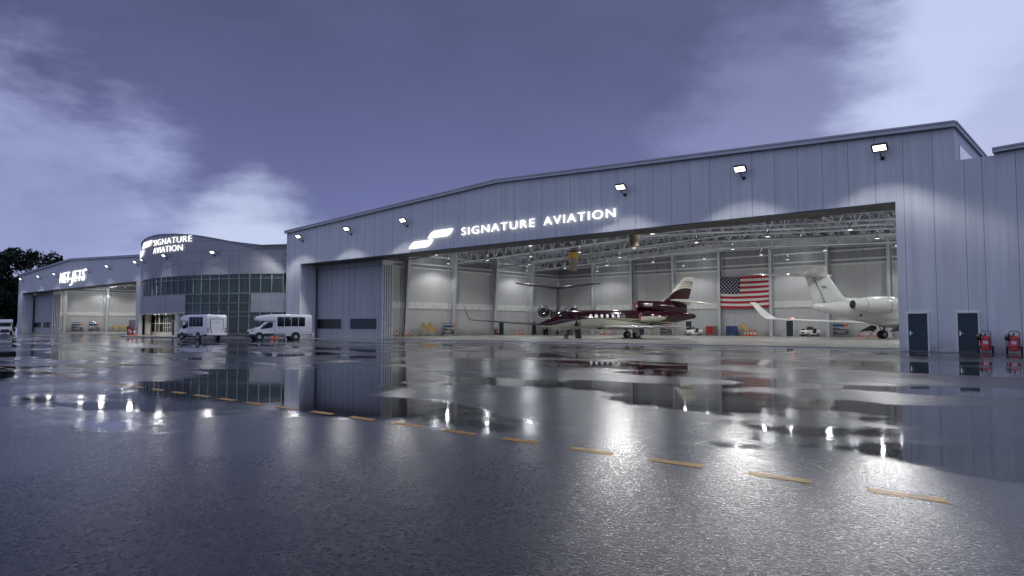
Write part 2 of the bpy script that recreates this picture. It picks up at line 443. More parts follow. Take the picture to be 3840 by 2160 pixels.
# ------------------------------------------------------------------ ground
m = MB(); m.box((-900, -250, -.3), (500, 900, 0)); tag(m.build('apron', 'wet_asphalt', smooth=0), kind='structure')
m = MB(); m.poly([(-79.85, 50.2, .02), (-7.95, 50.2, .02), (-7.95, 104.05, .02), (-79.85, 104.05, .02)]); tag(m.build('hangar_floor', 'shop_floor', smooth=0), kind='structure')
m = MB(); m.poly([(-196.5, 50.2, .02), (-124.8, 50.2, .02), (-124.8, 104.05, .02), (-196.5, 104.05, .02)]); tag(m.build('hangar_floor', 'shop_floor', smooth=0), kind='structure')
m = MB()
for k in range(0, 40):
    x0 = -1.85 - 1.13 * k; m.poly([(x0, 7.00, .004), (x0 + .63, 7.00, .004), (x0 + .55, 7.17, .004), (x0 - .08, 7.17, .004)])
tag(m.build('yellow_road_marking', 'line_yellow', smooth=0), kind='structure')
m = MB(); m.poly([(-95, 22.6, .004), (8, 25.55, .004), (8, 25.63, .004), (-95, 22.68, .004)])
tag(m.build('red_road_marking', 'line_red', smooth=0), kind='structure')
m = MB()
for k in range(60):
    x0 = -6.38 - 1.37 * (k - 5); m.poly([(x0, 43.62, .004), (x0 + .66, 43.62, .004), (x0 + .66, 43.76, .004), (x0, 43.76, .004)])
tag(m.build('white_road_marking', 'line_white', smooth=0), kind='structure')

# ------------------------------------------------------------------ hangars
WD, ZE, ZR, OP0, OP1, OPZ = 72.6, 13.2, 14.78, 3.22, 69.38, 9.15
def roofz(x): return ZE + (ZR - ZE) * (1 - abs(x - WD / 2) / (WD / 2))
def hangar(loc, label, main):
    h = E('hangar', label, 'hangar', loc)
    # front wall with the door opening
    right = [(WD + .96, 0), (WD + .96, 11.2), (WD, 11.2), (WD, ZE)] if main else [(WD, 0), (WD, ZE)]
    outline = [(0, 0), (OP0, 0), (OP0, OPZ), (OP1, OPZ), (OP1, 0)] + right + [(WD / 2, ZR), (0, ZE)]
    MB().prism(outline, 'y', 0, 2.2).build('front_wall', 'cladding', h, tri=True, smooth=0)
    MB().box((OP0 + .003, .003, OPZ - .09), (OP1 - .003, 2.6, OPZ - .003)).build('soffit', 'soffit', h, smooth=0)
    MB().box((.0, 2.203, 0), (.4, 56.3, ZE)).build('side_wall', 'liner_side', h, smooth=0)
    if main:
        sw = MB().box((WD - .4, 2.203, 0), (WD, 56.3, ZE)).build('side_wall', 'cladding', h, smooth=0)
        MB().box((WD + .003, 1.6, 11.0), (WD + .03, 9.5, 12.42)).build('strip_window', 'silver', sw, smooth=0)
    else:
        MB().box((WD - .4, 2.203, 0), (WD, 56.3, ZE)).build('side_wall', 'cladding', h, smooth=0)
    MB().prism([(.403, 0), (WD - .403, 0), (WD - .403, ZE), (WD / 2, ZR - .05), (.403, ZE)], 'y', 56.0, 56.3).build('back_wall', 'liner', h, smooth=0)
    # roof: two slopes, with a folded edge trim along the front and down the right side
    m = MB(); T = .16; OV = .06
    for s in (0, 1):
        xa, xb = (-OV, WD / 2) if s == 0 else (WD / 2, WD + OV)
        za = roofz(xa) if s == 0 else ZR; zb = ZR if s == 0 else roofz(xb)
        p = [(xa, za + .02), (xb, zb + .02), (xb, zb + .02 + T), (xa, za + .02 + T)]
        m.prism(p, 'y', -.1, 56.6)
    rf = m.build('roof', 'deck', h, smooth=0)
    m = MB()
    for s in (0, 1):
        xa, xb = (-OV - .05, WD / 2) if s == 0 else (WD / 2, WD + OV + .05)
        za = roofz(xa) if s == 0 else ZR; zb = ZR if s == 0 else roofz(xb)
        for lo, hi, yy in ((-.02, .10, -.34), (.105, .22, -.30), (.225, .33, -.36)):
            m.prism([(xa, za + lo), (xb, zb + lo), (xb, zb + hi), (xa, za + hi)], 'y', yy, -.103)
    m.build('edge_trim', 'edge_trim', rf, smooth=0)
    m = MB()
    for lo, hi, xx in ((-.02, .10, .30), (.105, .22, .27), (.225, .33, .33)):
        m.box((WD + OV, -.1, roofz(WD + OV) + lo), (WD + OV + xx - .2, 56.6, roofz(WD + OV) + hi))
    m.build('edge_trim', 'edge_trim', rf, smooth=0)
    # roof deck seen from inside: joists running along the building
    m = MB()
    n = 46
    for k in range(n):
        x0 = 1.0 + (WD - 2) * k / (n - 1); zt = roofz(x0) - .02
        m.box((x0 - .05, 2.3, zt - .26), (x0 + .05, 55.9, zt))
    for k in range(26):
        yy = 4 + k * 2.05
        for s in (0, 1):
            xa, xb = (.5, WD / 2) if s == 0 else (WD / 2, WD - .5)
            m.prism([(xa, roofz(xa) - .30), (xb, roofz(xb) - .30), (xb, roofz(xb) - .265), (xa, roofz(xa) - .265)], 'y', yy, yy + .12)
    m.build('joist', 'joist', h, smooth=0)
    # roof trusses
    ys = (9.5, 18.9, 28.3, 37.8, 47.1) if main else (9.5, 18.9, 28.3)
    for yy in ys:
        m = MB()
        def bot(x): return 11.12 + (12.58 - 11.12) * (1 - abs(x - WD / 2) / (WD / 2))
        def top(x): return roofz(x) - .42
        for s in (0, 1):
            xa, xb = (.9, WD / 2) if s == 0 else (WD / 2, WD - .9)
            m.tube([(xa, yy, bot(xa)), (xb, yy, bot(xb))], .13, n=8)
            m.tube([(xa, yy, bot(xa) - .30), (xb, yy, bot(xb) - .30)], .025, n=5)
            m.tube([(xa, yy - .3, top(xa)), (xb, yy - .3, top(xb))], .085, n=6)
            m.tube([(xa, yy + .3, top(xa)), (xb, yy + .3, top(xb))], .085, n=6)
        N = 40
        for k in range(N):
            xa = .9 + (WD - 1.8) * k / N; xb = .9 + (WD - 1.8) * (k + 1) / N; xm = (xa + xb) / 2
            for s in (-.3, .3):
                m.tube([(xa, yy, bot(xa)), (xm, yy + s, top(xm))], .034, n=5, cap=False)
                m.tube([(xm, yy + s, top(xm)), (xb, yy, bot(xb))], .034, n=5, cap=False)
            if k % 2: m.tube([(xa, yy, bot(xa)), (xa, yy - .3, top(xa))], .04, n=5, cap=False)
        m.build('roof_truss', 'truss', h, smooth=60)
    # tapered steel columns along the left wall
    for yy in ys:
        m = MB(); zt = 12.6
        for (d0, d1, d2, d3, hw) in ((0, .04, 0, .04, .26), (.40, .45, 1.26, 1.31, .26)):
            pts = [(.403 + d0, 0), (.403 + d1, 0), (.403 + d3, zt), (.403 + d2, zt)]
            m.prism(pts, 'y', yy - hw, yy + hw)
        m.prism([(.403 + .043, 0), (.403 + .397, 0), (.403 + 1.257, zt), (.403 + .043, zt)], 'y', yy - .03, yy + .03)
        m.box((.41, yy - .75, .0), (.55, yy - .60, 12.6))
        m.build('column', 'steel', h, smooth=0)
    m = MB()
    for z0 in (9.98, 10.62, 11.9): m.box((.403, 2.6, z0), (.62, 55.7, z0 + .2))
    m.box((.403, 2.6, 4.08), (.52, 55.7, 5.02))
    m.build('wall_rail', 'trim_light', h, smooth=0)
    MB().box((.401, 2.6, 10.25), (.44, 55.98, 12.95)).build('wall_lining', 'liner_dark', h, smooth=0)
    if main:
        for X in (-71.98, -64.1, -56.2, -48.25, -40.2, -32.2, -24.35, -16.5):
            xx = X + 80.2; m = MB()
            m.box((xx - .22, 55.3, 0), (xx + .22, 55.36, 12.9)).box((xx - .04, 55.363, 0), (xx + .04, 55.93, 12.9)).box((xx - .22, 55.933, 0), (xx + .22, 55.99, 12.9))
            m.box((xx + .30, 55.7, 0), (xx + .40, 55.99, 12.7))
            m.build('column', 'steel', h, smooth=0)
        m = MB()
        for z0 in (9.98, 10.62, 11.9): m.box((.7, 55.8, z0), (WD - .5, 55.985, z0 + .2))
        m.box((.7, 55.88, 4.2), (WD - .5, 55.985, 5.16))
        m.build('wall_rail', 'trim_light', h, smooth=0)
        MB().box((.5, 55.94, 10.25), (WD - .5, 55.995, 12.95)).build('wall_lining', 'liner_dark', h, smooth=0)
        # personnel doors, inside and out
        def door(x0, x1, y, zt, face, nm='personnel_door'):
            if face == 'x':
                fr = MB().box((y, x0 - .08, .02), (y + .06, x1 + .08, zt + .08)).build('door_frame', 'trim', h, smooth=0)
                o = MB().box((y + .063, x0, .03), (y + .10, x1, zt)).build(nm, 'teal_door', h, smooth=0)
            else:
                s = -1
                fr = MB().box((x0 - .09, y - .06, 0.02), (x0, y, zt + .09)).box((x1, y - .06, .02), (x1 + .09, y, zt + .09)).box((x0 + .001, y - .06, zt), (x1 - .001, y, zt + .088)).build('door_frame', 'trim_light', h, smooth=0)
                o = MB().box((x0 + .002, y - .03, .03), (x1 - .002, y - .003, zt - .002)).build(nm, 'teal_door', h, smooth=0)
                m = MB(); m.box((x0 + .07, y - .05, .95), (x0 + .13, y - .032, 1.2)); m.box((x0 + .08, y - .09, 1.06), (x0 + .26, y - .075, 1.085)); m.box((x0 + .08, y - .09, 1.06), (x0 + .10, y - .05, 1.085))
                m.build('handle', 'chrome', o, smooth=0)
            return o
        door(69.9, 70.92, 0, 2.25, 'y'); door(72.47, 73.46, 0, 2.25, 'y')
        for X0, X1 in ((-54.28, -53.22), (-38.23, -37.21), (-63.0, -61.9)): door(X0 + 80.2, X1 + 80.2, 55.985, 2.28, 'y')
        for y0, y1 in ((87.4 - 48, 88.4 - 48), (95.9 - 48, 96.95 - 48)): door(y0, y1, .405, 2.22, 'x')
        MB().box((42.75, 55.86, 2.42), (43.1, 55.98, 2.66)).build('exit_lamp', 'red_lamp', h, smooth=0)
    else:
        rd = MB()
        for k in range(13): rd.box((.405, 24.55, .02 + k * .205), (.46, 27.1, .02 + k * .205 + .19))
        rd.box((.405, 24.4, 0), (.52, 24.53, 2.8)).box((.405, 27.12, 0), (.52, 27.25, 2.8)).box((.405, 24.4, 2.803), (.62, 27.25, 3.05))
        rd.build('roller_door', 'grey_mid', h, smooth=0)
    # stacked sliding door leaves behind the left pier
    xe = -64.3 + 80.2
    for k in range(5):
        y0 = 2.62 + k * .335
        m = MB().box((.8, y0, .03), (xe, y0 + .235, 8.45), 0)
        if k == 0:
            for zz_ in (8.46,): m.box((.8, y0 - .012, zz_ - .05), (xe - .02, y0 - .001, zz_ - .01), 1)
        lf = m.build('sliding_door', ['doorclad', 'dark_gap'], h, smooth=0)
        MB().box((xe + .002, y0 + .02, .05), (xe + .05, y0 + .215, 8.43)).build('end_strip', 'end_strip', lf, smooth=0)
        if k == 0:
            for x0, x1 in ((3.0, 8.23), (9.94, 15.01)):
                pn = MB().box((x0 + .06, y0 - .02, 1.18), (x1 - .06, y0 - .006, 2.36)).build('window', 'glass_door', lf, smooth=0)
                MB().box((x0, y0 - .04, 1.12), (x1, y0 - .003, 1.175)).box((x0, y0 - .04, 2.365), (x1, y0 - .003, 2.42)).box((x0, y0 - .04, 1.176), (x0 + .057, y0 - .003, 2.364)).box((x1 - .057, y0 - .04, 1.176), (x1, y0 - .003, 2.364)).build('frame', 'trim', pn, smooth=0)
    m = MB().box((.8, 2.62, 8.46), (xe - .002, 4.195, 9.05), 0).build('door_head', 'doorclad', h, smooth=0)
    MB().box((xe, 2.6, 8.47), (xe + .09, 4.2, 9.05)).build('door_cap', 'end_strip', h, smooth=0)
    m = MB()
    for k in range(5):
        y0 = 2.68 + k * .335; m.box((.8, y0, .006), (WD - 1, y0 + .05, .032))
    m.build('floor_track', 'grey_mid', h, smooth=0)
    MB().box((OP0, .25, .002), (OP1, .5, .03)).build('sill', 'trim_light', h, smooth=0)
    # security camera on the corner
    m = MB(); m.lathe([(0, .10), (.05, .10)], (-.003, .12, 10.75), (-1, 0, 0), 12); m.tube([(-.05, .12, 10.75), (-.22, .12, 10.75), (-.22, .12, 10.68)], .03, n=6); m.lathe([(0, .08), (.12, .12), (.2, .10), (.26, .02)], (-.22, .12, 10.70), (0, 0, -1), 12)
    m.build('security_camera', 'grey_dark', h)
    return h
main = hangar((-80.2, 48, 0), 'large grey metal-clad hangar with its doors slid open on three parked jets', True)
far = hangar((-196.9, 48, 0), 'farther grey hangar beyond the curved glass building, with open doors and no jets', False)

# neighbour building continuing the facade on the right
nb_ = E('neighbour_building', 'grey metal-clad building flush with the right end of the large hangar, lower roof', 'building', (-6.64, 48, 0))
MB().prism([(.001, 0), (60, 0), (60, 12.6), (31, 12.6), (1.07, 11.3), (1.07, 11.2), (.001, 11.2)], 'y', .0, 40).build('wall', 'cladding', nb_, smooth=0)
m = MB()
for lo, hi, yy in ((.02, .10, -.34), (.105, .20, -.30), (.205, .30, -.36)):
    m.prism([(.9, 11.3 + lo), (31, 12.6 + lo), (31, 12.6 + hi), (.9, 11.3 + hi)], 'y', yy, 40)
m.build('roof', 'edge_trim', nb_, smooth=0)

# ------------------------------------------------------------------ curved terminal
CX, CY, RT = -101.0, 72.8, 32.0
tm = E('terminal_building', 'two-storey terminal with a curved panel and glass front between the two hangars', 'building', (CX, CY, 0))
def C(a, r, z): a = R(a); return (r * sin(a), -r * cos(a), z)
TOP = [(-41, 12.9), (-30, 13.4), (-21, 13.75), (-12, 13.98), (-4, 14.08), (1, 14.04), (8, 13.8), (14.7, 13.42), (17.7, 13.17), (20.4, 12.89), (23.1, 12.61), (25.9, 12.28), (28, 11.98), (30.1, 11.65), (32.3, 11.36), (33, 11.34), (41, 11.34)]
def topz(a):
    for (a0, z0), (a1, z1) in zip(TOP[:-1], TOP[1:]):
        if a <= a1: return z0 + (z1 - z0) * (a - a0) / (a1 - a0)
    return TOP[-1][1]
A0, ST = 12.45, 2.66
bays = [A0 + ST * k for k in range(-20, 12) if -41 < A0 + ST * k < 41]
def arcwall(m, a0, a1, z0, z1, ro, ri, mi=0, n=None):
    n = n or max(1, int(abs(a1 - a0) / 1.33)); z1f = z1 if callable(z1) else (lambda a: z1)
    rings = []
    for k in range(n + 1):
        a = a0 + (a1 - a0) * k / n
        rings.append([C(a, ro, z0), C(a, ro, z1f(a)), C(a, ri, z1f(a)), C(a, ri, z0)])
    m.loft(rings, mi); return m
m = MB()
arcwall(m, -40, 40, 8.2, topz, RT, RT - .4, 0)
arcwall(m, -40, A0, 3.3, 5.68, RT, RT - .4, 0)
arcwall(m, A0 + ST * 7.14, 40, 3.3, 5.68, RT, RT - .4, 0)
J = .015
for a in bays:
    if -40 < a < 40:
        arcwall(m, a - .022, a + .022, 8.22, lambda q: topz(q) - .3, RT + .006, RT - .01, 1, 1)
        if a <= A0: arcwall(m, a - .022, a + .022, 3.32, 5.66, RT + .006, RT - .01, 1, 1)
        if a > A0 + ST * 7.5: arcwall(m, a - .022, a + .022, 3.32, 5.66, RT + .006, RT - .01, 1, 1)
for z0 in (9.7, 11.2, 12.6):
    arcwall(m, -40, min(40, 40 if z0 < 11.3 else 22.5), z0 - J, z0 + J, RT + .007, RT - .01, 1)
arcwall(m, -40, A0, 4.45 - J, 4.45 + J, RT + .007, RT - .01, 1); arcwall(m, A0 + ST * 7.14, 40, 4.45 - J, 4.45 + J, RT + .007, RT - .01, 1)
m.build('wall', ['panel', 'panel_joint'], tm, smooth=30)
m = MB(); arcwall(m, -40, 40, .5, topz, RT + .10, RT - .5)
m.bm.free(); m = MB()
n = 60; rings = []
for k in range(n + 1):
    a = -40 + 80 * k / n; zt = topz(a); rings.append([C(a, RT + .09, zt - .02), C(a, RT + .09, zt + .13), C(a, RT - .6, zt + .13), C(a, RT - .6, zt - .02)])
m.loft(rings); rf = m.build('roof', 'panel_cap', tm)
m = MB()
for k in range(n):
    a = -40 + 80 * k / n; b = -40 + 80 * (k + 1) / n
    m.poly([C(a, RT - .5, topz(a) - .05), C(b, RT - .5, topz(b) - .05), C(b, 10, topz(b) - .05), C(a, 10, topz(a) - .05)])
m.build('roof_deck', 'panel_cap', rf)
# windows: one per bay
def window(a0, a1, z0, z1, trans, name='window', mat='glass_green'):
    g = MB(); arcwall(g, a0 + .08, a1 - .08, z0, z1, RT - .10, RT - .115, 0, 1); p = g.build(name, mat, tm, smooth=0)
    f = MB()
    for a in (a0, a1): arcwall(f, a - .05 if a == a1 else a, a if a == a1 else a + .05, z0, z1, RT + .03, RT - .18, 0, 1)
    for z in [z0 + .035, z1 - .035] + list(trans): arcwall(f, a0 + .071, a1 - .071, z - .024, z + .024, RT + .02, RT - .17, 0, 1)
    f.build('frame', 'frame_metal', p, smooth=0)
for a in bays[:-1]: window(max(a, -40), min(a + ST, 40), 5.683, 8.197, (7.58,))
for k in range(7): window(A0 + ST * k, A0 + ST * (k + 1), .5, 5.677, (4.45, 3.3, 2.76))
for k in range(7, 10): window(A0 + ST * k, min(A0 + ST * (k + 1), 40), .5, 3.297, (2.76,))
m = MB(); arcwall(m, A0, 40, 0, .497, RT, RT - .4); m.build('plinth', 'grey_dark', tm)
# interior: slabs, back walls, a lounge wall
m = MB()
def segflat(m, r, z, th, a0, a1, mi=0):
    nn = 30
    top_ = [C(a0 + (a1 - a0) * k / nn, r, z) for k in range(nn + 1)]
    for z_ in (z, z - th): m.poly([(p[0], p[1], z_) for p in top_] + [C(a1, 12, z_), C(a0, 12, z_)], mi)
segflat(m, RT - .45, 5.5, .5, -40, A0); segflat(m, 27.5, 5.5, .5, A0, 40); segflat(m, RT - .45, 8.9, .15, -40, 40)
segflat(m, RT - .5, .14, .1, A0, 40)
m.build('floor_slab', 'interior_floor', tm, smooth=0)
m = MB(); arcwall(m, -40, 40, .1, 13, 23.0, 22.7); m.build('inner_wall', 'interior', tm)
m = MB()
for a in (16, 24.5, 33): m.lathe([(.15, .42), (8.7, .42)], C(a, 28.3, 0), (0, 0, 1), 14)
m.build('inner_column', 'concrete_wall', tm)
m = MB()
for a in (18, 26, 34): m.cbox((0, 0, .5), (1.9, .8, .5), 0, Matrix.Translation(C(a, 30, .15)) @ Matrix.Rotation(R(a), 4, 'Z'), .06); m.cbox((0, .35, .9), (1.9, .22, .7), 0, Matrix.Translation(C(a, 30, .15)) @ Matrix.Rotation(R(a), 4, 'Z'), .06)
m.build('lounge_bench', 'sofa', tm)
# recessed entrance
m = MB(); nn = 40; pts = [C(-26.6 + (A0 + 26.6) * k / nn, RT - .005, 0) for k in range(nn + 1)]
ys_ = 44.2 - CY
xr_ = C(A0, RT, 0)[0]; xl_ = C(-26.6, RT, 0)[0]
m.prism([(p[0], p[1]) for p in pts] + [(xr_, ys_), (xl_, ys_)], 'z', 3.2, 3.297); m.build('entrance_soffit', 'trim_light', tm, smooth=0)
def xon(px, Yw): return -Yw * math.tan(R(41.36) + math.atan((1920 - px) / 2652.0)) - CX
gx = [xon(480 + q * .31746, 44.2) for q in (275, 325, 370, 420, 445, 469, 495, 520, 557, 600)]
gz = [.6, 1.25, 1.9, 2.55, 3.19]
ew = MB().box((gx[0], ys_ + .02, .13), (gx[7], ys_ + .2, .58)).box((xl_, ys_ + .02, .13), (gx[0] - .01, ys_ + .2, 3.19)).box((gx[9], ys_ + .02, .13), (xr_, ys_ + .2, 3.19)).box((xr_ - .1, C(A0, RT, 0)[1] + .1, .13), (xr_, ys_ - .001, 3.19)).build('entrance_wall', 'column_paint', tm, smooth=0)
for k in range(7):
    zs = [.6, 1.9, 3.19] if k < 3 else gz
    g = MB().box((gx[k] + .05, ys_ + .08, .6), (gx[k + 1] - .05, ys_ + .09, 3.19)).build('entrance_window', 'glass_clear', tm, smooth=0)
    f = MB().box((gx[k] - .0, ys_, .58), (gx[k] + .06, ys_ + .16, 3.19))
    for z in zs: f.box((gx[k] + .061, ys_ + .005, z - .04), (gx[k + 1] - .001, ys_ + .15, z + .04))
    f.build('frame', 'column_paint', g, smooth=0)
dr = MB().box((gx[7] + .06, ys_ + .04, .14), (gx[8] - .05, ys_ + .08, 2.2)).build('entrance_door', 'glass_door', tm, smooth=0)
MB().box((gx[7], ys_, .13), (gx[7] + .06, ys_ + .16, 3.19)).box((gx[8] - .05, ys_, .13), (gx[8], ys_ + .16, 3.19)).box((gx[7] + .061, ys_, 2.2), (gx[8] - .051, ys_ + .16, 2.32)).build('frame', 'column_paint', dr, smooth=0)
MB().box((gx[8] + .002, ys_ + .02, .13), (gx[9] - .002, ys_ + .2, 3.19)).build('entrance_wall', 'column_paint', tm, smooth=0)
m = MB(); m.box((xl_, ys_ + 3.5, .13), (xr_, ys_ + 3.7, 3.2)); m.build('lobby_wall', 'concrete_wall', tm, smooth=0)
m = MB()
for k, q in enumerate((.4, 1.7, 3.6, 5.3, 6.6)): m.box((gx[0] + q, ys_ + 1.6, .13), (gx[0] + q + .9, ys_ + 2.3, 1.0 + .35 * (k % 3)), bevel=.03)
m.build('lobby_furniture', 'grey_dark', tm)
for a, r, rad in ((-19.3, 30.9, .44), (8.0, 31.2, .48)):
    MB().lathe([(.13, rad), (3.2, rad)], C(a, r, 0), (0, 0, 1), 28).build('column', 'column_paint', tm)
m = MB(); arcwall(m, -40, -17.2, .13, 3.2, RT + .22, RT - .3); ewl = m.build('side_wall', 'column_paint', tm)
m = MB(); arcwall(m, -19.6, -18.0, .95, 3.0, RT + .235, RT + .2, 0, 2); m.build('side_window', 'glass_door', ewl, smooth=0)
for a in (-14.5, -9, -3, 3.5):
    m = MB(); m.lathe([(0, .11), (.03, .11)], C(a, 30.2, 3.165), (0, 0, 1), 12); o = m.build('downlight', 'lamp_white', tm)
    spot(tm, C(a, 30.2, 3.13), (0, 0, -1), 190, 140, .6, .08, (1, .95, .80))
for a in (-12, 0):   # lobby lights
    spot(tm, C(a, 27.0, 3.1), (0, .1, -1), 110, 150, .6, .1, (1, .93, .78))
for a in (20, 30): spot(tm, C(a, 26.5, 8.6), (0, 0, -1), 300, 150, .6, .15, (.95, 1, .92))
for a in (-14, -2, 8): spot(tm, C(a, 27.5, 8.6), (0, 0, -1), 420, 160, .6, .15, (.95, 1, .92))
# pavement round the terminal, with its kerb
m = MB(); nn = 60; RP = 34.4
pts = [C(-39 + 78 * k / nn, RP, 0) for k in range(nn + 1)]
m.prism([(p[0], p[1]) for p in pts] + [(18, -20), (-18, -20)], 'z', .002, .13); pv = m.build('pavement', 'pavement', smooth=0, tri=True); pv.location = (CX, CY, 0); tag(pv, kind='structure')
m = MB(); rings = []
for k in range(nn + 1):
    a = -39 + 78 * k / nn; rings.append([C(a, RP + .003, .001), C(a, RP + .14, .001), C(a, RP + .13, .145), C(a, RP + .003, .145)])
m.loft(rings); kb = m.build('kerb', 'grey_mid', smooth=0); kb.location = (CX, CY, 0); tag(kb, kind='structure')

# ------------------------------------------------------------------ illuminated signs
sg = E('illuminated_sign', 'glowing white logo and SIGNATURE AVIATION letters in one line on the large hangar', 'sign', (-56.4, 47.86, 9.5), group='lit signs on the buildings')
for dx, dz in ((0, 0), (2.93, .87)):
    MB().prism([(a + dx, b + dz) for a, b in leaf_shape(3.6, .70)], 'y', -.05, .08).build('logo', 'sign_white', sg, smooth=0)
for body, x0, x1 in (('SIGNATURE', 7.77, 16.89), ('AVIATION', 17.96, 25.3)):
    text_obj('lettering', body, 'sign_white', lambda u, v, dd, x0=x0: (x0 + u, -dd, .77 + v), x1 - x0, .72, sg, bold=-.012, extrude=.05, space=1.2)
sg2 = E('illuminated_sign', 'glowing white logo and SIGNATURE AVIATION letters in two lines on the curved terminal', 'sign', (CX, CY, 0), group='lit signs on the buildings')
def onc(a0, z0, k=1.0):
    return lambda u, v, dd: C(a0 + math.degrees(u / RT), RT + .12 + dd * .8, z0 + v)
for body, a0, a1, z0 in (('SIGNATURE', -2.7, 14.5, 12.66), ('AVIATION', -2.8, 11.25, 11.56)):
    text_obj('lettering', body, 'sign_white', onc(a0, z0), R(a1 - a0) * RT, .80, sg2, bold=-.02, extrude=.05, space=1.08)
for a0, z0 in ((-13.5, 12.76), (-21.5, 11.78)):
    m = MB(); sh = leaf_shape(5.3, .80, 8); 
    ctr = (2.65, .4)
    vo = [[m.bm.verts.new(C(a0 + math.degrees(p[0] / RT), RT + q, z0 + p[1])) for p in sh] for q in (.18, .07)]
    cn = m.bm.verts.new(C(a0 + math.degrees(ctr[0] / RT), RT + .18, z0 + ctr[1]))
    for k in range(len(sh)):
        k2 = (k + 1) % len(sh); m.face([vo[0][k], vo[0][k2], vo[1][k2], vo[1][k]]); m.face([vo[0][k2], vo[0][k], cn])
    m.build('logo', 'sign_white', sg2, smooth=0)
sg3 = E('illuminated_sign', 'glowing white slanted NETJETS letters struck through by a bar on the farther hangar', 'sign', (-167.1, 47.86, 10.3), group='lit signs on the buildings')
xx = 0
for body, x0, x1, z0, z1 in (('NET', 0, 6.0, 0.05, 2.15), ('J', 6.1, 8.6, -.65, 2.2), ('ETS', 8.6, 14.8, .05, 2.2)):
    text_obj('lettering', body, 'sign_white', lambda u, v, dd, x0=x0, z0=z0: (x0 + u, -dd, z0 + v), x1 - x0, z1 - z0, sg3, bold=-.012, extrude=.05, shear=.18, space=1.15)
MB().box((.1, -.13, .60), (14.3, .02, .80)).build('bar', 'sign_white', sg3, smooth=0)

# ------------------------------------------------------------------ floodlights
FG = 'floodlights on the building fronts'
def floodlight(label, loc, rz=0, spill=1000, beam=2700):
    f = E('floodlight', label, 'floodlight', loc, rz, FG)
    m = MB(); m.lathe([(0, .13), (.05, .13), (.09, .06)], (0, -.002, 0), (0, -1, 0), 14); m.tube([(0, -.06, 0), (0, -.30, 0), (0, -.50, .10), (0, -.58, .32)], .035, n=8); m.cbox((0, -.58, .3), (.14, .12, .12)); m.build('arm', 'black', f)
    n_ = Vector((0, -.72, -.69)).normalized(); hx = Vector((1, 0, 0)); hy = n_.cross(hx).normalized()
    M = Matrix.Translation((0, -.66, .56)) @ Matrix((hx, hy, n_)).transposed().to_4x4()
    m = MB(); W2, H2 = .47, .29; c_ = .09
    oct_ = [(-W2 + c_, -H2), (W2 - c_, -H2), (W2, -H2 + c_), (W2, H2 - c_), (W2 - c_, H2), (-W2 + c_, H2), (-W2, H2 - c_), (-W2, -H2 + c_)]
    m.loft([[M @ Vector((p[0] * s_, p[1] * s_, zz_)) for p in oct_] for s_, zz_ in ((.72, -.16), (.98, -.04), (1, .06))]); hd = m.build('head', 'black', f, smooth=30)
    m = MB(); m.box((-.36, -.185, .062), (.36, .185, .075), 0, M); m.build('lens', 'flood_white', hd, smooth=0)
    spot(f, M @ Vector((0, 0, .2)), (0, -sin(R(58)), -cos(R(58))), spill, 158, .12, .42, (1, .985, .96))
    spot(f, M @ Vector((0, 0, .25)), (0, -sin(R(64)), -cos(R(64))), beam, 104, .85, .42, (1, .985, .97))
    return f
f0 = floodlight('black floodlight near the left corner of the large hangar', (-76.5, 48, 11.92))
for X, lb in ((-66.6, 'black floodlight over the closed door leaves of the large hangar, second from its left corner'),
              (-56.8, 'black floodlight above the logo of the large hangar sign'),
              (-30.2, 'black floodlight above the last letter of the large hangar sign'),
              (-20.4, 'black floodlight between the large hangar sign and the one nearest the right end'),
              (-11.45, 'black floodlight highest in the photo, near the right end of the large hangar')):
    again(f0, lb, (X, 48, 11.95))
for X, lb in ((-193.0, 'small floodlight at the left corner of the farther hangar'), (-179.8, 'small floodlight midway between the farther hangar corner and its NETJETS sign'),
              (-169.0, 'small floodlight just left of the NETJETS letters'), (-150.0, 'small floodlight at the last letter of the NETJETS sign'),
              (-139.5, 'small floodlight right of the NETJETS sign, alone on the wall'), (-126.7, 'small floodlight on the farther hangar beside the curved terminal edge')):
    if X == -193.0: f1 = floodlight(lb, (X, 48, 11.8), 0, 500, 50)
    else: again(f1, lb, (X, 48, 11.8))
for a, lb in ((-10.4, 'floodlight below the logo on the curved terminal'), (4.69, 'floodlight below the AVIATION letters on the curved terminal'), (21.7, 'floodlight right of the lettering on the curved terminal')):
    again(f1, lb, (CX + RT * sin(R(a)), CY - RT * cos(R(a)), 10.6), a, .78)

# ------------------------------------------------------------------ hangar pendant lamps
def pendant(loc):
    p = E('pendant_lamp', 'grey bell-shaped pendant lamp hanging from the hangar roof', 'lamp', loc, 0, 'pendant lamps under the large hangar roof')
    m = MB(); m.tube([(0, 0, .6), (0, 0, 2.25)], .012, n=5); m.build('cord', 'black', p)
    m = MB(); m.lathe([(.62, .03), (.60, .09), (.50, .10), (.48, .15), (.42, .15), (.40, .06)], n=14); m.build('ballast', 'black', p)
    m = MB(); m.lathe([(.42, .07), (.30, .12), (.12, .20), (.02, .245), (0, .25), (.02, .235), (.12, .19)], n=18); m.build('shade', 'steel', p)
    m = MB(); m.lathe([(.012, .225), (.014, .001)], n=18); m.build('bulb', 'lamp_white', p)
    spot(p, (0, 0, -.05), (0, 0, -1), 860, 150, .4, .2, (.975, .985, 1))
    up_ = bpy.data.lights.new('ceiling_fill', 'POINT'); up_.energy = 150; up_.shadow_soft_size = .12; up_.color = (.90, .94, 1)  # added fill above each pendant, brightens the ceiling and trusses
    uo = bpy.data.objects.new('lamp_and_fill_light', up_); COL.objects.link(uo); uo.parent = p; uo.location = (0, 0, .80)
    return p
lamps = [(-76.6 + 8.03 * k, yy) for yy in (72.6, 90.8) for k in range(9)] + [(-68.4 + 16.05 * k, yy) for yy in (62.7, 81.7, 99.7) for k in range(4)]
p0 = None
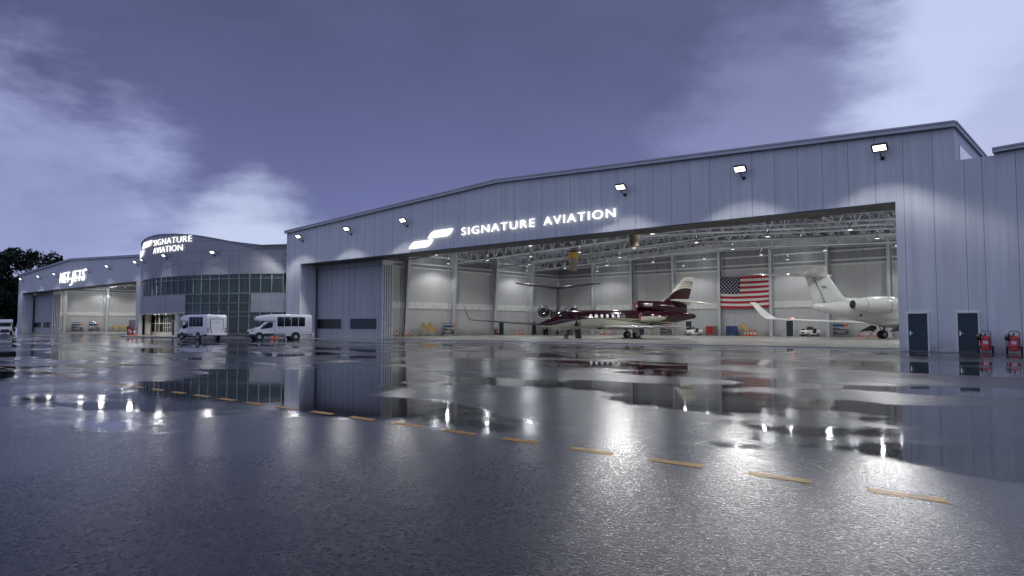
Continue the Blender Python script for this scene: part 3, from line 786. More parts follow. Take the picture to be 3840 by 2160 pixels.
for X, Yv in lamps:
    if p0 is None: p0 = pendant((X, Yv, 10.78))
    else: again(p0, p0['label'], (X, Yv, 10.78))
for X, Yv in ((-188, 60), (-176, 60), (-162, 60), (-148, 60), (-188, 72), (-176, 72), (-162, 72), (-140, 72), (-188, 85), (-170, 85), (-150, 85), (-193, 66), (-182, 54), (-193, 54), (-182, 66), (-193, 78)):  # lamps at the end of the list are added to brighten the side wall
    o = again(p0, 'grey pendant lamp inside the farther hangar, part of its hung and added lighting', (X, Yv, 10.78)); o['group'] = 'pendant lamps in the farther hangar'

def duct(label, loc):
    p = E('roof_fan', label, 'roof fan', loc, 0, 'roof fans hanging in the large hangar')
    MB().lathe([(0, .50), (.02, .46), (.05, .48), (1.9, .68), (1.95, .70)], n=24).build('cone', 'galv', p)
    MB().lathe([(1.953, .72), (2.8, .72)], n=24).build('collar', 'yellow', p)
    MB().lathe([(2.803, .5), (3.6, .5)], n=16).build('neck', 'grey_dark', p)
    return p
d0 = duct('brown cone fan with a yellow collar, lowest of the roof fans', (-62.8, 85.2, 9.7))
again(d0, 'brown cone fan hanging just under the door header, above the maroon jet', (-38.5, 62.8, 9.7))
again(d0, 'cone fan whose rim shows under the door header left of the roof lamps', (-62.9, 55.9, 9.66))
again(d0, 'dark cone fan whose rim shows under the right half of the door header', (-18.2, 55.8, 9.66))

# ------------------------------------------------------------------ aircraft helpers
def airfoil(n=9):
    xs = [.5 * (1 - cos(pi * k / n)) for k in range(n + 1)]
    th = lambda x: 5 * (.2969 * math.sqrt(x) - .126 * x - .3516 * x * x + .2843 * x ** 3 - .1036 * x ** 4)
    return [(x, th(x)) for x in xs] + [(x, -th(x)) for x in reversed(xs[1:-1])]
AF = airfoil()
def wing(m, secs, fwd=-1, mi=0, mifn=None):
    """sections: (x of leading edge, y, z, chord, thickness ratio, span direction 'y' or 'z' or angle)"""
    rings = []
    for (xl, yy, zz_, ch, tr, ang) in secs:
        a = R(ang); rings.append([(xl + fwd * q[0] * ch, yy - sin(a) * q[1] * ch * tr, zz_ + cos(a) * q[1] * ch * tr) for q in AF])
    m.loft(rings, mi, mifn=mifn); return m
def lerp_tab(tab, x):
    for p, q in zip(tab[:-1], tab[1:]):
        if p[0] <= x <= q[0]:
            f_ = (x - p[0]) / (q[0] - p[0]); return [a + (b - a) * f_ for a, b in zip(p[1:], q[1:])]
    return list(tab[0][1:]) if x < tab[0][0] else list(tab[-1][1:])
def smooth_tab(tab, n):
    """resample with a monotone-ish cubic for rounder outlines"""
    xs = [p[0] for p in tab]; out = []
    def tang(i, c):
        if i == 0: return (tab[1][c] - tab[0][c]) / (xs[1] - xs[0])
        if i == len(tab) - 1: return (tab[-1][c] - tab[-2][c]) / (xs[-1] - xs[-2])
        a = (tab[i][c] - tab[i - 1][c]) / (xs[i] - xs[i - 1]); b = (tab[i + 1][c] - tab[i][c]) / (xs[i + 1] - xs[i])
        return 0 if a * b <= 0 else 2 * a * b / (a + b)
    for i in range(len(tab) - 1):
        hh = xs[i + 1] - xs[i]; k = max(2, int(round(n * hh / (xs[-1] - xs[0]))))
        for j in range(k):
            u = j / k; row = [xs[i] + u * hh]
            for c in range(1, len(tab[0])):
                p0_, p1_, m0, m1 = tab[i][c], tab[i + 1][c], tang(i, c) * hh, tang(i + 1, c) * hh
                row.append((2 * u ** 3 - 3 * u * u + 1) * p0_ + (u ** 3 - 2 * u * u + u) * m0 + (-2 * u ** 3 + 3 * u * u) * p1_ + (u ** 3 - u * u) * m1)
            out.append(tuple(row))
    out.append(tuple(tab[-1])); return out
def wheel(name, parent, c, r, wdt, ax=(0, 1, 0)):
    c = Vector(c); d_ = Vector(ax)
    o = MB().lathe([(-wdt / 2, r * .55), (-wdt / 2, r * .85), (-wdt * .36, r * .97), (-wdt * .2, r), (wdt * .2, r), (wdt * .36, r * .97), (wdt / 2, r * .85), (wdt / 2, r * .55)], c, ax, 22).build(name, 'rubber', parent)
    m = MB()
    for s in (-1, 1): m.lathe([(s * (wdt / 2 + .002), r * .54), (s * wdt * .42, r * .42), (s * wdt * .42, r * .2), (s * wdt * .55, r * .14), (s * wdt * .55, .001)], c, ax, 18)
    m.build('rim', 'rim', o); return o

# ------------------------------------------------------------------ maroon tri-jet (x aft -> local -X)
fj = E('private_jet', 'maroon and cream three-engined jet with its airstair down, N555BK on the tail duct', 'jet', (-53.16, 64.63, 0), 228.3)
FT = [(.46, 1.80, 1.66, .03), (.62, 1.93, 1.52, .20), (.95, 2.06, 1.42, .36), (1.5, 2.33, 1.33, .58), (2.07, 2.58, 1.25, .78), (2.6, 3.0, 1.15, .94), (2.97, 3.21, 1.12, 1.02), (3.45, 3.32, 1.09, 1.09), (4.4, 3.37, 1.08, 1.14), (6.5, 3.39, 1.10, 1.15), (8.6, 3.40, 1.06, 1.15), (10.7, 3.41, 1.04, 1.15), (12.2, 3.43, 1.12, 1.15), (13.9, 3.42, 1.42, 1.08), (16.2, 3.36, 1.72, .86), (18.05, 3.24, 2.10, .56), (19.2, 3.05, 2.36, .34), (19.57, 2.94, 2.42, .28)]
FS = smooth_tab(FT, 60)
LA = [(.4, 1.60), (1.74, 1.58), (2.96, 1.84), (4.33, 2.13), (5.32, 2.30), (6.26, 2.41), (8.16, 2.46), (10.4, 2.47), (12, 2.42), (13.5, 2.30), (15, 2.10), (16.9, 2.0), (18.5, 2.05), (19.6, 2.3)]
def la(x): return lerp_tab([(a, b) for a, b in LA], x)[0]
def sd(x, a, b): return max(0, min(1, (x - a) / (b - a)))
lines = [la, lambda x: la(x) - .008 - .07 * sd(x, 4.5, 9), lambda x: la(x) - .02 - .16 * sd(x, 5, 10), lambda x: la(x) - .024 - .16 * sd(x, 5, 10) - .12 * sd(x, 7, 12) , lambda x: la(x) - .03 - .34 * sd(x, 7, 11), lambda x: la(x) - .034 - .34 * sd(x, 7, 11) - .13 * sd(x, 8.5, 12.5)]
bandmat = [0, 2, 1, 3, 1, 3, 1]      # maroon, gold, cream, dark, cream, dark, cream
def painted(FS, lines, nseg, bandmat, p=1.0, y0=0.0):
    rings = []
    for (x, zt, zb, hw) in FS:
        zc, rz = (zt + zb) / 2, (zt - zb) / 2
        ph = [0.0]; prev = 0.0
        for ln in lines:
            q = math.acos(max(-.995, min(.995, (ln(x) - zc) / rz))); prev = max(prev + .004, min(q, pi - .05)); ph.append(prev)
        ph.append(pi)
        half = []
        for k in range(len(ph) - 1):
            for j in range(nseg[k]): half.append(ph[k] + (ph[k + 1] - ph[k]) * j / nseg[k])
        half.append(pi)
        port = [(-x, y0 + hw * sin(a), zc + rz * cos(a)) for a in half]
        star = [(-x, y0 - hw * sin(a), zc + rz * cos(a)) for a in reversed(half[1:-1])]
        rings.append(port + star)
    bm_ = []
    for k, s in enumerate(nseg): bm_ += [bandmat[k]] * s
    cols = bm_ + list(reversed(bm_))
    return rings, (lambda k: cols[k % len(cols)])
rings, mf = painted(FS, lines, [8, 1, 1, 1, 1, 1, 7], bandmat)
m = MB(); m.loft(rings, 0, mifn=mf)
fus = m.build('fuselage', ['maroon', 'cream', 'gold', 'stripe_dark'], fj, smooth=50)
def skin(x, z, off=.012):
    zt, zb, hw = lerp_tab(FS, x); zc, rz = (zt + zb) / 2, (zt - zb) / 2
    u = max(-.999, min(.999, (z - zc) / rz)); c_ = math.sqrt(1 - u * u)
    n_ = Vector((0, c_ / hw, u / rz)).normalized()
    return Vector((-x, hw * c_, z)) + n_ * off
def patch(pts, off=.012, side=1, mi=0, m=None):
    m = m or MB(); cx_ = sum(p[0] for p in pts) / len(pts); cz_ = sum(p[1] for p in pts) / len(pts)
    f3 = lambda p, o_: (lambda v: Vector((v.x, v.y * side, v.z)))(skin(p[0], p[1], o_))
    N = 3; ringsP = []
    for j in range(N + 1):
        s_ = 1 - j / N * .999
        ringsP.append([f3((cx_ + (p[0] - cx_) * s_, cz_ + (p[1] - cz_) * s_), off) for p in pts])
    ringsP.insert(0, [f3(p, -.01) for p in pts])
    m.loft(ringsP, mi, cap0=False); return m
def oval(x, z, w_, h_, n=18, p=1.0): return [(x + w_ / 2 * cos(2 * pi * k / n), z + h_ / 2 * sin(2 * pi * k / n)) for k in range(n)]
for side in (1, -1):
    for k, x in enumerate((6.42, 7.08, 7.74, 8.41, 9.08, 9.74, 10.42)):
        fr = patch(oval(x, 2.69, .40, .50), .010, side).build('cabin_window', 'chrome', fj)
        patch(oval(x, 2.69, .33, .43), .018, side).build('pane', 'cabin_window' if k < 6 else 'grey_mid', fr)
    for pts in ([(2.50, 2.98), (2.30, 2.74), (2.72, 2.62), (2.95, 2.98)], [(3.0, 2.99), (2.80, 2.60), (3.20, 2.57), (3.32, 2.99)], [(3.38, 2.98), (3.28, 2.57), (3.74, 2.58), (3.62, 2.95)]):
        patch(pts, .012, side).build('cockpit_window', 'glass_screen' if side > 0 else 'glass_screen', fj)
m = MB(); patch([(8.95 + .35, 3.3), (9.34, 3.3), (9.40, 2.5), (9.36, 2.5)], .012, 1, 0, m); patch([(10.02, 3.3), (10.06, 3.3), (10.14, 2.5), (10.10, 2.5)], .012, 1, 0, m); m.build('exit_outline', 'white_band', fj)
m = MB(); patch([(5.25, 2.70), (6.1, 2.70), (6.1, 2.665), (5.25, 2.665)], .012, 1, 0, m); patch([(10.75, 2.70), (11.9, 2.69), (11.9, 2.66), (10.75, 2.665)], .012, 1, 0, m); m.build('gold_line', 'gold', fj)
dr = patch([(4.38, 2.98), (5.02, 2.98), (5.02, 1.5), (4.38, 1.5)], .014).build('door_opening', 'maroon', fj)
patch([(4.42, 2.90), (4.84, 2.90), (4.84, 2.36), (4.42, 2.36)], .022).build('doorway', 'black', dr)
patch([(5.03, 2.99), (5.17, 2.96), (5.17, 1.55), (5.03, 1.5)], .05).build('door_edge', 'maroon', dr)
# airstair
st = MB()
for k in range(6):
    f_ = k / 5; st.cbox((-4.72 - .10 * f_, 1.22 + .62 * f_, 1.12 - .92 * f_), (.62, .22, .05), 0)
for xx_ in (-4.38, -5.04):
    st.prism([(1.15, 1.3), (1.15, .92), (1.9, .05), (2.05, .05), (1.40, 1.25)] if xx_ < -5 else [(1.15, 1.25), (1.15, 1.02), (1.95, .12), (2.02, .12), (1.32, 1.25)], 'x', xx_ - .03, xx_ + .03, 1)
st.prism([(1.18, 1.08), (1.18, 1.02), (1.90, .08), (1.95, .10)], 'x', -5.02, -4.40, 1)
st.build('airstair', ['grey_dark', 'grey_dark'], fj, smooth=0)
m = MB(); m.tube([(-5.12, 1.2, 1.75), (-5.18, 1.35, 1.45), (-5.3, 1.75, 1.05), (-5.55, 1.85, .98), (-6.0, 1.85, .72)], .035, n=6); m.tube([(-4.38, 1.2, 1.3), (-4.3, 1.8, .9), (-4.36, 1.95, .3)], .025, n=6); m.build('handrail', 'grey_mid', fj)
m = MB(); patch([(4.02, 1.72), (4.16, 1.72), (4.16, 1.54), (4.02, 1.54)], .02, 1, 0, m); m.build('probe_cover', 'red_cover', fj)
# wing, tail, fin
for s in (1, -1):
    m = MB(); secs = [(-7.9, s * .95, 1.36, 5.6, .11, 0), (-8.65, s * 2.2, 1.40, 4.55, .11, 0), (-13.75, s * 9.1, 1.40, 1.75, .10, 0), (-14.1, s * 9.4, 1.40, 1.25, .06, 0)]
    wing(m, secs if s > 0 else secs, -1, 0); wg = m.build('wing', ['cream'], fj, smooth=50)
    m = MB(); m.tube([(-8.62, s * 2.2, 1.40), (-13.72, s * 9.1, 1.40)], .06, n=8); m.build('slat', 'silver', wg)
    m = MB(); wing(m, [(-16.45, s * .10, 4.62, 2.5, .10, 0), (-19.35, s * 3.8, 4.14, 1.15, .09, 0), (-19.6, s * 3.92, 4.12, .7, .05, 0)], -1); m.build('tailplane', 'cream', fj, smooth=50)
m = MB(); m.loft([[(-16.6, s_ * q, z_) for s_, z_ in ((1, 4.5), (1, 4.74), (-1, 4.74), (-1, 4.5))] for q in (.01,)] + [[(x_, s_ * q, z_) for s_, z_ in ((1, 4.5), (1, 4.76), (-1, 4.76), (-1, 4.5))] for x_, q in ((-17.2, .2), (-18.6, .2), (-19.2, .05))]); m.build('tailplane_root', 'cream', fj, smooth=60)
m = MB(); wing(m, [(-14.9, 0, 4.42, 3.85, .045, 90), (-15.75, 0, 4.72, 3.05, .065, 90), (-16.25, 0, 5.1, 2.66, .075, 90), (-18.05, 0, 7.22, 1.48, .08, 90), (-18.42, 0, 7.43, 1.14, .06, 90)], -1); m.build('fin', 'fin_paint', fj, smooth=50)
DT = [(12.1, 4.56, 3.48, .53), (12.35, 4.57, 3.45, .56), (13.2, 4.55, 3.30, .56), (14.3, 4.53, 3.1, .53), (15.4, 4.52, 2.9, .48), (16.6, 4.50, 2.7, .40), (17.8, 4.40, 2.7, .28), (18.4, 4.2, 2.8, .18), (18.6, 3.9, 3.1, .05)]
m = MB(); m.loft([[(-x, hw * sin(2 * pi * k / 24), (a + b) / 2 + (a - b) / 2 * cos(2 * pi * k / 24)) for k in range(24)] for x, a, b, hw in smooth_tab(DT, 20)]); dc = m.build('tail_duct', 'maroon', fj, smooth=60)
MB().lathe([(0, .44), (-.05, .50), (-.03, .545), (.14, .575)], (-12.1, 0, 4.02), (-1, 0, 0), 28).build('lip', 'chrome', dc)
MB().lathe([(-.02, .45), (-.03, .001)], (-12.1, 0, 4.02), (-1, 0, 0), 24).build('intake_cover', 'red_cover', dc)
def regmap(u, v, dd):
    z_ = 3.88 + v; zt, zb, hw = lerp_tab(DT, 12.95 + u); zc, rz = (zt + zb) / 2, (zt - zb) / 2
    uu = (z_ - zc) / rz; return (-(12.95 + u), hw * math.sqrt(max(0, 1 - uu * uu)) + .015 + dd * .1, z_)
text_obj('registration', 'N555BK', 'white_band', regmap, 1.2, .38, dc, bold=.01, extrude=.01, shear=.2)
NTb = [(12.22, 3.08, 2.14, .47), (12.6, 3.12, 2.06, .53), (13.5, 3.12, 2.02, .55), (14.5, 3.02, 2.10, .48), (15.2, 2.92, 2.24, .36)]
nl = lambda x: lerp_tab([(12, 2.62), (13.2, 2.66), (14.2, 2.66), (15.3, 2.55)], x)[0]
for s in (1, -1):
    rg, mf2 = painted(smooth_tab(NTb, 14), [nl], [8, 8], [0, 1], 1, s * 1.72); m = MB(); m.loft(rg, 0, mifn=mf2); nc = m.build('engine_nacelle', ['maroon', 'cream'], fj, smooth=60)
    MB().lathe([(0, .37), (-.05, .42), (-.03, .47), (.12, .50)], (-12.2, s * 1.72, 2.61), (-1, 0, 0), 26).build('lip', 'chrome', nc)
    MB().lathe([(-.02, .385), (-.03, .001)], (-12.2, s * 1.72, 2.61), (-1, 0, 0), 22).build('intake_cover', 'red_cover', nc)
    MB().lathe([(0, .34), (.5, .30), (1.0, .26), (1.05, .2)], (-15.15, s * 1.66, 2.6), (-1, 0, 0), 20).build('exhaust', 'maroon', nc)
    MB().box((-15.6, min(s * .5, s * 1.6), 2.55), (-13.0, max(s * .5, s * 1.6), 2.72), bevel=.03).build('pylon', 'maroon', nc)
# open bay door under the tail, belly hole
m = MB(); m.loft([[(-13.6 - .25 * q - .9 * p, .55 + .25 * p, 1.45 - .75 * q - .18 * sin(pi * p)) for q in (0, .33, .66, 1)] + [(-13.6 - .25 * q - .9 * p, .50 + .25 * p, 1.45 - .75 * q - .18 * sin(pi * p)) for q in (1, .66, .33, 0)] for p in (0, .25, .5, .75, 1)]); m.build('bay_door', 'cream', fj, smooth=50)
m = MB(); m.cbox((-13.6, .55, 1.55), (.95, .5, .5), 0, None, .05); m.build('open_bay', 'black', fj)
patch(oval(7.55, 1.24, .75, .17), .012).build('air_scoop', 'black', fj)
# landing gear
m = MB(); m.tube([(-3.66, 0, .25), (-3.72, 0, 1.2)], .055, n=8); m.tube([(-3.7, 0, .8), (-2.95, 0, 1.25)], .028, n=6); m.tube([(-3.70, 0, .55), (-4.35, 0, 1.2)], .04, n=6); m.cbox((-4.2, .3, .78), (.35, .05, .4)); m.cbox((-3.2, .3, 1.0), (.5, .04, .1)); m.build('nose_gear', 'grey_mid', fj)
for s in (-.09, .09): wheel('nose_wheel', fj, (-3.66, s, .235), .235, .13)
for s in (1, -1):
    m = MB(); m.tube([(-11.6, s * 1.95, .42), (-11.55, s * 1.9, 1.3)], .09, n=8); m.tube([(-11.6, s * 1.95, .7), (-11.5, s * 1.1, 1.2)], .05, n=6); m.build('main_gear', 'grey_mid', fj)
    for q in (-.2, .2): wheel('main_wheel', fj, (-11.65, s * 1.95 + q, .44), .43, .25)
    if s > 0: MB().prism([(-11.2, 1.32), (-11.85, 1.32), (-11.98, .42), (-11.62, .42), (-11.45, .75), (-11.12, .8)], 'y', s * 1.95 + .36, s * 1.95 + .40).build('gear_door', 'cream', fj, smooth=0)
    m = MB()
    for q in (-.55, .5): m.box((-11.65 + q - .06, s * 1.95 - .35, .02), (-11.65 + q + .06, s * 1.95 + .35, .14))
    m.build('wheel_chock', 'rubber', fj, smooth=0)

# ------------------------------------------------------------------ twin jets with T-tails (origin under the tail cone, X forward)
def twin(label, loc, rz, paint, s_=1.0):
    j = E('private_jet', label, 'jet', loc, rz)
    ft = [(0, 4.0, 3.42, .16), (.6, 4.06, 3.24, .36), (2, 4.2, 2.86, .66), (4, 4.32, 2.42, .98), (7.75, 4.35, 1.74, 1.26), (11, 4.35, 1.52, 1.35), (18, 4.35, 1.52, 1.35), (20, 4.2, 1.58, 1.18), (21.6, 3.6, 1.85, .8), (22.6, 2.7, 2.25, .12)]
    rg = [[(x, hw * sin(2 * pi * k / 28), (a + b) / 2 + (a - b) / 2 * cos(2 * pi * k / 28)) for k in range(28)] for x, a, b, hw in smooth_tab(ft, 40)]
    MB().loft(rg).build('fuselage', paint, j, smooth=60)
    MB().loft([[(x, hw * sin(2 * pi * k / 20), 1.75 + h_ * cos(2 * pi * k / 20)) for k in range(20)] for x, hw, h_ in ((8.2, .3, .1), (9.2, 1.15, .38), (11, 1.6, .52), (15, 1.6, .55), (17.5, 1.2, .35), (18.5, .3, .1))]).build('belly_fairing', paint, j, smooth=60)
    MB().box((9.6, -.1, 2.0), (9.6 + .01, .1, 2.1)).bm.free()
    m = MB(); wing(m, [(5.6, 0, 4.2, 5.5, .03, 90), (4.6, 0, 4.5, 4.65, .10, 90), (3.9, 0, 4.9, 4.2, .12, 90), (1.75, 0, 7.6, 2.9, .15, 90), (1.4, 0, 7.85, 1.6, .12, 90)], -1); m.build('fin', paint, j, smooth=50)
    for s in (1, -1):
        m = MB(); wing(m, [(1.85, s * .05, 7.2, 3.1, .15, 0), (-2.6, s * 5.9, 7.68, 1.6, .15, 0), (-3.1, s * 6.2, 7.72, 1.0, .05, 0)], -1); m.build('tailplane', paint, j, smooth=50)
        m = MB(); wing(m, [(16.2, s * 1.0, 1.72, 6.2, .10, 0), (13.6, s * 4.2, 1.86, 4.0, .10, 0), (4.5, s * 13.3, 2.44, 1.75, .09, 0), (4.15, s * 13.6, 2.56, 1.65, .09, s * 35), (3.4, s * 13.85, 3.0, 1.45, .08, s * 70), (1.55, s * 14.25, 4.65, .85, .07, s * 76)], -1); m.build('wing', paint, j, smooth=50)
        nac = [(3.3, .50), (3.9, .64), (4.6, .80), (5.8, .96), (7.2, 1.0), (8.4, .93), (8.95, .80), (9.02, .74)]
        nc = MB().lathe([(a, b) for a, b in nac], (0, s * 2.25, 3.88), (1, 0, 0), 28).build('engine_nacelle', paint, j, smooth=60)
        MB().lathe([(3.295, .46), (3.29, .001)], (0, s * 2.25, 3.88), (1, 0, 0), 22).build('exhaust', 'black', nc)
        MB().lathe([(3.30, .46), (3.27, .50), (3.36, .515)], (0, s * 2.25, 3.88), (1, 0, 0), 24).build('exhaust_ring', 'silver', nc)
        MB().lathe([(7.6, .985), (7.6, 1.0), (7.63, 1.0), (7.63, .985)], (0, s * 2.25, 3.88), (1, 0, 0), 28).lathe([(4.7, .80), (4.7, .83), (4.73, .84), (4.73, .81)], (0, s * 2.25, 3.88), (1, 0, 0), 28).build('seam', 'grey_mid', nc)
        MB().lathe([(9.025, .62), (9.03, .001)], (0, s * 2.25, 3.88), (1, 0, 0), 22).build('intake', 'black', nc)
        MB().box((4.9, min(s * .9, s * 1.6), 3.80), (8.2, max(s * .9, s * 1.6), 4.02), bevel=.06).build('pylon', paint, nc)
        m = MB(); m.tube([(10.6, s * 1.95, .5), (10.8, s * 1.7, 1.7)], .11, n=8); m.tube([(10.6, s * 1.95, .9), (9.7, s * 1.5, 1.6)], .06, n=6)
        m.build('main_gear', 'grey_dark', j)
        MB().prism([(10.0, 1.55), (9.4, 1.6), (7.9, .95), (8.0, .85), (9.2, .95), (9.6, .82), (10.2, 1.2)], 'y', s * 2.35 - .02, s * 2.35 + .02).build('gear_door', 'grey_dark', j, smooth=0)
        for q in (-.24, .24): wheel('main_wheel', j, (10.6, s * 1.95 + q, .5), .48, .34)
    MB().lathe([(-1.75, .03), (-1.2, .12), (0, .19), (1.5, .19), (2.2, .10), (2.5, .01)], (0, 0, 7.26), (1, 0, 0), 14).build('tail_bullet', paint, j)
    m = MB(); m.tube([(19.8, 0, .3), (19.9, 0, 1.8)], .07, n=8); m.build('nose_gear', 'grey_mid', j)
    for q in (-.13, .13): wheel('nose_wheel', j, (19.8, q, .3), .28, .16)
    # small marks: rudder hinge line, tail strobe, drain vent
    m = MB(); m.box((.95, -.36, 5.9), (1.5, -.14, 5.98)); m.build('tail_vent', 'grey_dark', j, smooth=0)
    m = MB(); m.prism([(1.35, 4.15), (1.37, 4.15), (-.04, 7.1), (-.06, 7.1)], 'y', -.262, .262); m.build('rudder_hinge', 'trim', j, smooth=0)
    m = MB(); m.lathe([(0, .20), (.06, .17), (.07, .10)], (5.35, -.98, 2.72), (0, -1, -.35), 14); m.build('vent_port', 'grey_mid', j)
    j.scale = (s_,) * 3
    return j
twin('white T-tailed twin jet seen from behind, half hidden by the right end wall', (-27.25, 82.59, 0), 54, 'jet_white')
twin('T-tailed twin jet coloured dark grey as in shade, seen tail-on behind the maroon jet nose', (-64.3, 83.4, 0), 128, 'jet_shaded')

# ------------------------------------------------------------------ flag
fl = E('flag', 'large United States flag hung on the back wall behind the jets', 'flag', (-48.2, 103.55, 4.33))
FW, FH = 7.95, 4.72
def fl_pt(u, v, o_=0):
    x_ = u * FW; sag = -.16 * 4 * u * (1 - u) * (.4 + .6 * (1 - v)) + .16 * (v - .5) * (1 - u) * .6
    return (x_ + .05 * sin(v * 9), -.03 - .05 * sin(u * 13 + v * 2) - o_, v * FH + sag)
m = MB(); NU = 44
for r_ in range(13):
    vv = [[m.bm.verts.new(fl_pt(k / NU, (r_ + q) / 13)) for k in range(NU + 1)] for q in (0, .5, 1)]
    for q in (0, 1):
        for k in range(NU):
            can = (r_ >= 6 and k < NU * .42 - .5)
            m.face([vv[q][k], vv[q][k + 1], vv[q + 1][k + 1], vv[q + 1][k]], 2 if can else (0 if r_ % 2 == 0 else 1))
m.build('cloth', ['flag_red', 'flag_white', 'flag_blue'], fl, smooth=60)
m = MB(); CW = (NU * .42 // 1) / NU
for r_ in range(9):
    for k in range(6 if r_ % 2 == 0 else 5):
        cu_ = CW * ((k + .5) / 6 if r_ % 2 == 0 else (k + 1) / 6); cv_ = 6 / 13 + (7 / 13) * (r_ + .6) / 9.2
        pts = []
        for q in range(10):
            rr_ = .145 if q % 2 == 0 else .06; a = pi / 2 + q * pi / 5
            pts.append(m.bm.verts.new(fl_pt(cu_ + rr_ * cos(a) / FW, cv_ + rr_ * sin(a) / FH, .012)))
        m.face(pts)
m.build('star', 'flag_white', fl, smooth=0, recalc=False)

# ------------------------------------------------------------------ ground equipment
def cone(label, loc, group='traffic cones'):
    c_ = E('traffic_cone', label, 'cone', loc, 0, group)
    MB().box((-.2, -.2, 0), (.2, .2, .05), bevel=.012).build('base', 'orange', c_)
    MB().lathe([(.05, .155), (.30, .118), (.30, .119), (.56, .079), (.56, .077), (.88, .03), (.885, .001)], n=18, mis=[0, 0, 1, 0, 0, 0]).build('body', ['orange', 'white_band'], c_)
    return c_
c0 = cone('leftmost orange cone behind the stacked door leaves', (-78.9, 64.9, .02))
CN = [(-78.4, 66.2, 'orange cone at the foot of the first tapered column'), (-77.9, 66.75, 'orange cone right of the first tapered column, nearest the yellow steps'),
      (-79.0, 90.6, 'orange cone alone under the shaded jet wing, left of a close pair'), (-78.9, 91.7, 'left cone of the close pair behind the shaded jet wing'), (-78.7, 92.1, 'right cone of the close pair behind the shaded jet wing'),
      (-69.78, 102.8, 'leftmost cone of three seen under the maroon jet belly'), (-68.73, 102.8, 'middle cone of three seen under the maroon jet belly'), (-68.03, 102.8, 'rightmost cone of three seen under the maroon jet belly'),
      (-43.76, 102.3, 'cone at the foot of the yellow steps, left end of the row of six'), (-43.3, 102.3, 'second cone in the row of six right of the yellow steps'),
      (-42.9, 102.4, 'left cone of the middle pair in the row of six'), (-42.7, 102.2, 'right cone of the middle pair in the row of six'), (-42.38, 102.4, 'left cone of the last pair in the row of six'), (-42.2, 102.2, 'last cone in the row of six, farthest from the yellow steps'),
      (-27.59, 102.4, 'orange cone between the tall cart and the white jet wheels'), (-26.9, 102.4, 'orange cone just left of the white jet gear door'), (-26.0, 102.4, 'orange cone half hidden by the white jet wheels')]
for X, Yv, lb in CN: again(c0, lb, (X, Yv, .02))
for X, Yv, lb in ((-112.0, 41.55, 'orange cone on the terminal pavement beside the red extinguisher'), (-109.9, 41.3, 'orange cone on the terminal pavement close to the entrance wall')):
    again(c0, lb, (X, Yv, .13), 0, 1.25)
for X, Yv, lb in ((-75.4, 43.4, 'orange cone glimpsed under the shuttle bus, nearest its front wheel'), (-74.9, 43.7, 'orange cone glimpsed under the middle of the shuttle bus'), (-73.6, 44.6, 'orange cone glimpsed under the shuttle bus, nearest its rear wheel')):
    again(c0, lb, (X, Yv, .0))

def extinguisher(label, loc, rz=0):
    x_ = E('wheeled_extinguisher', label, 'extinguisher', loc, rz, 'wheeled fire extinguishers')
    MB().lathe([(.14, .05), (.15, .20), (.19, .235), (.82, .235), (.92, .20), (.97, .11), (.98, .04)], n=26).build('cylinder', 'red', x_)
    m = MB()
    for z_ in (.34, .74): m.lathe([(z_ - .02, .238), (z_ - .02, .245), (z_ + .02, .245), (z_ + .02, .238)], n=26)
    m.build('strap', 'black', x_)
    m = MB(); m.box((-.11, -.245, .50), (.11, -.2, .70)); pl = m.build('plate', 'white_band', x_, smooth=0)
    m = MB()
    for k in range(4): m.box((-.09 + .05 * (k % 3), -.247, .52 + .042 * k), (-.02 + .05 * (k % 2), -.2451, .545 + .042 * k))
    m.prism([(-.02, .68), (.09, .68), (.09, .60)], 'y', -.2475, -.2452); m.build('print', 'red', pl, smooth=0)
    m = MB(); m.tube([(-.25, .2, .25), (-.25, .22, 1.05), (-.22, .22, 1.18), (-.17, .22, 1.22), (.17, .22, 1.22), (.22, .22, 1.18), (.25, .22, 1.05), (.25, .2, .25)], .022, n=8); m.tube([(-.33, .12, .20), (.33, .12, .20)], .02, n=6); m.tube([(0, -.05, .16), (0, -.2, .02)], .014, n=6); m.build('handle_frame', 'grey_dark', x_)
    m = MB(); m.tube([(0, 0, .97), (0, 0, 1.08)], .035, n=10); m.cbox((0, 0, 1.1), (.06, .12, .05)); m.build('valve', 'grey_dark', x_)
    m = MB(); m.lathe([(-.08, .06), (-.08, .18), (.08, .18), (.08, .06)], (-.28, .05, .88), (.9, -.45, 0), 18); m.tube([(0, -.04, 1.05), (-.1, -.2, .95), (-.25, -.18, .82), (-.33, -.05, .7), (-.33, -.02, .35)], .022, n=7); m.build('hose', 'black', x_)
    for s in (-1, 1): wheel('wheel', x_, (s * .33, .12, .20), .20, .10, (1, 0, 0))
    return x_
e0 = extinguisher('red wheeled extinguisher right beside the dark teal door', (-6.33, 47.35, 0), 8)
again(e0, 'red wheeled extinguisher by itself at the right edge of the photo', (-5.02, 47.35, 0), 4)
again(e0, 'red wheeled extinguisher by the left wall, next to the wall door', (-79.0, 85.9, .02), 60)
again(e0, 'red wheeled extinguisher tucked behind the right-hand white tow tractor', (-35.3, 103.2, .02), 10)
again(e0, 'red extinguisher standing on the terminal pavement left of two cones', (-113.2, 41.9, .13), 30, 1.25)
again(e0, 'red wheeled extinguisher inside the farther hangar by its roller door', (-195.3, 72.0, .02), 60, 1.2)

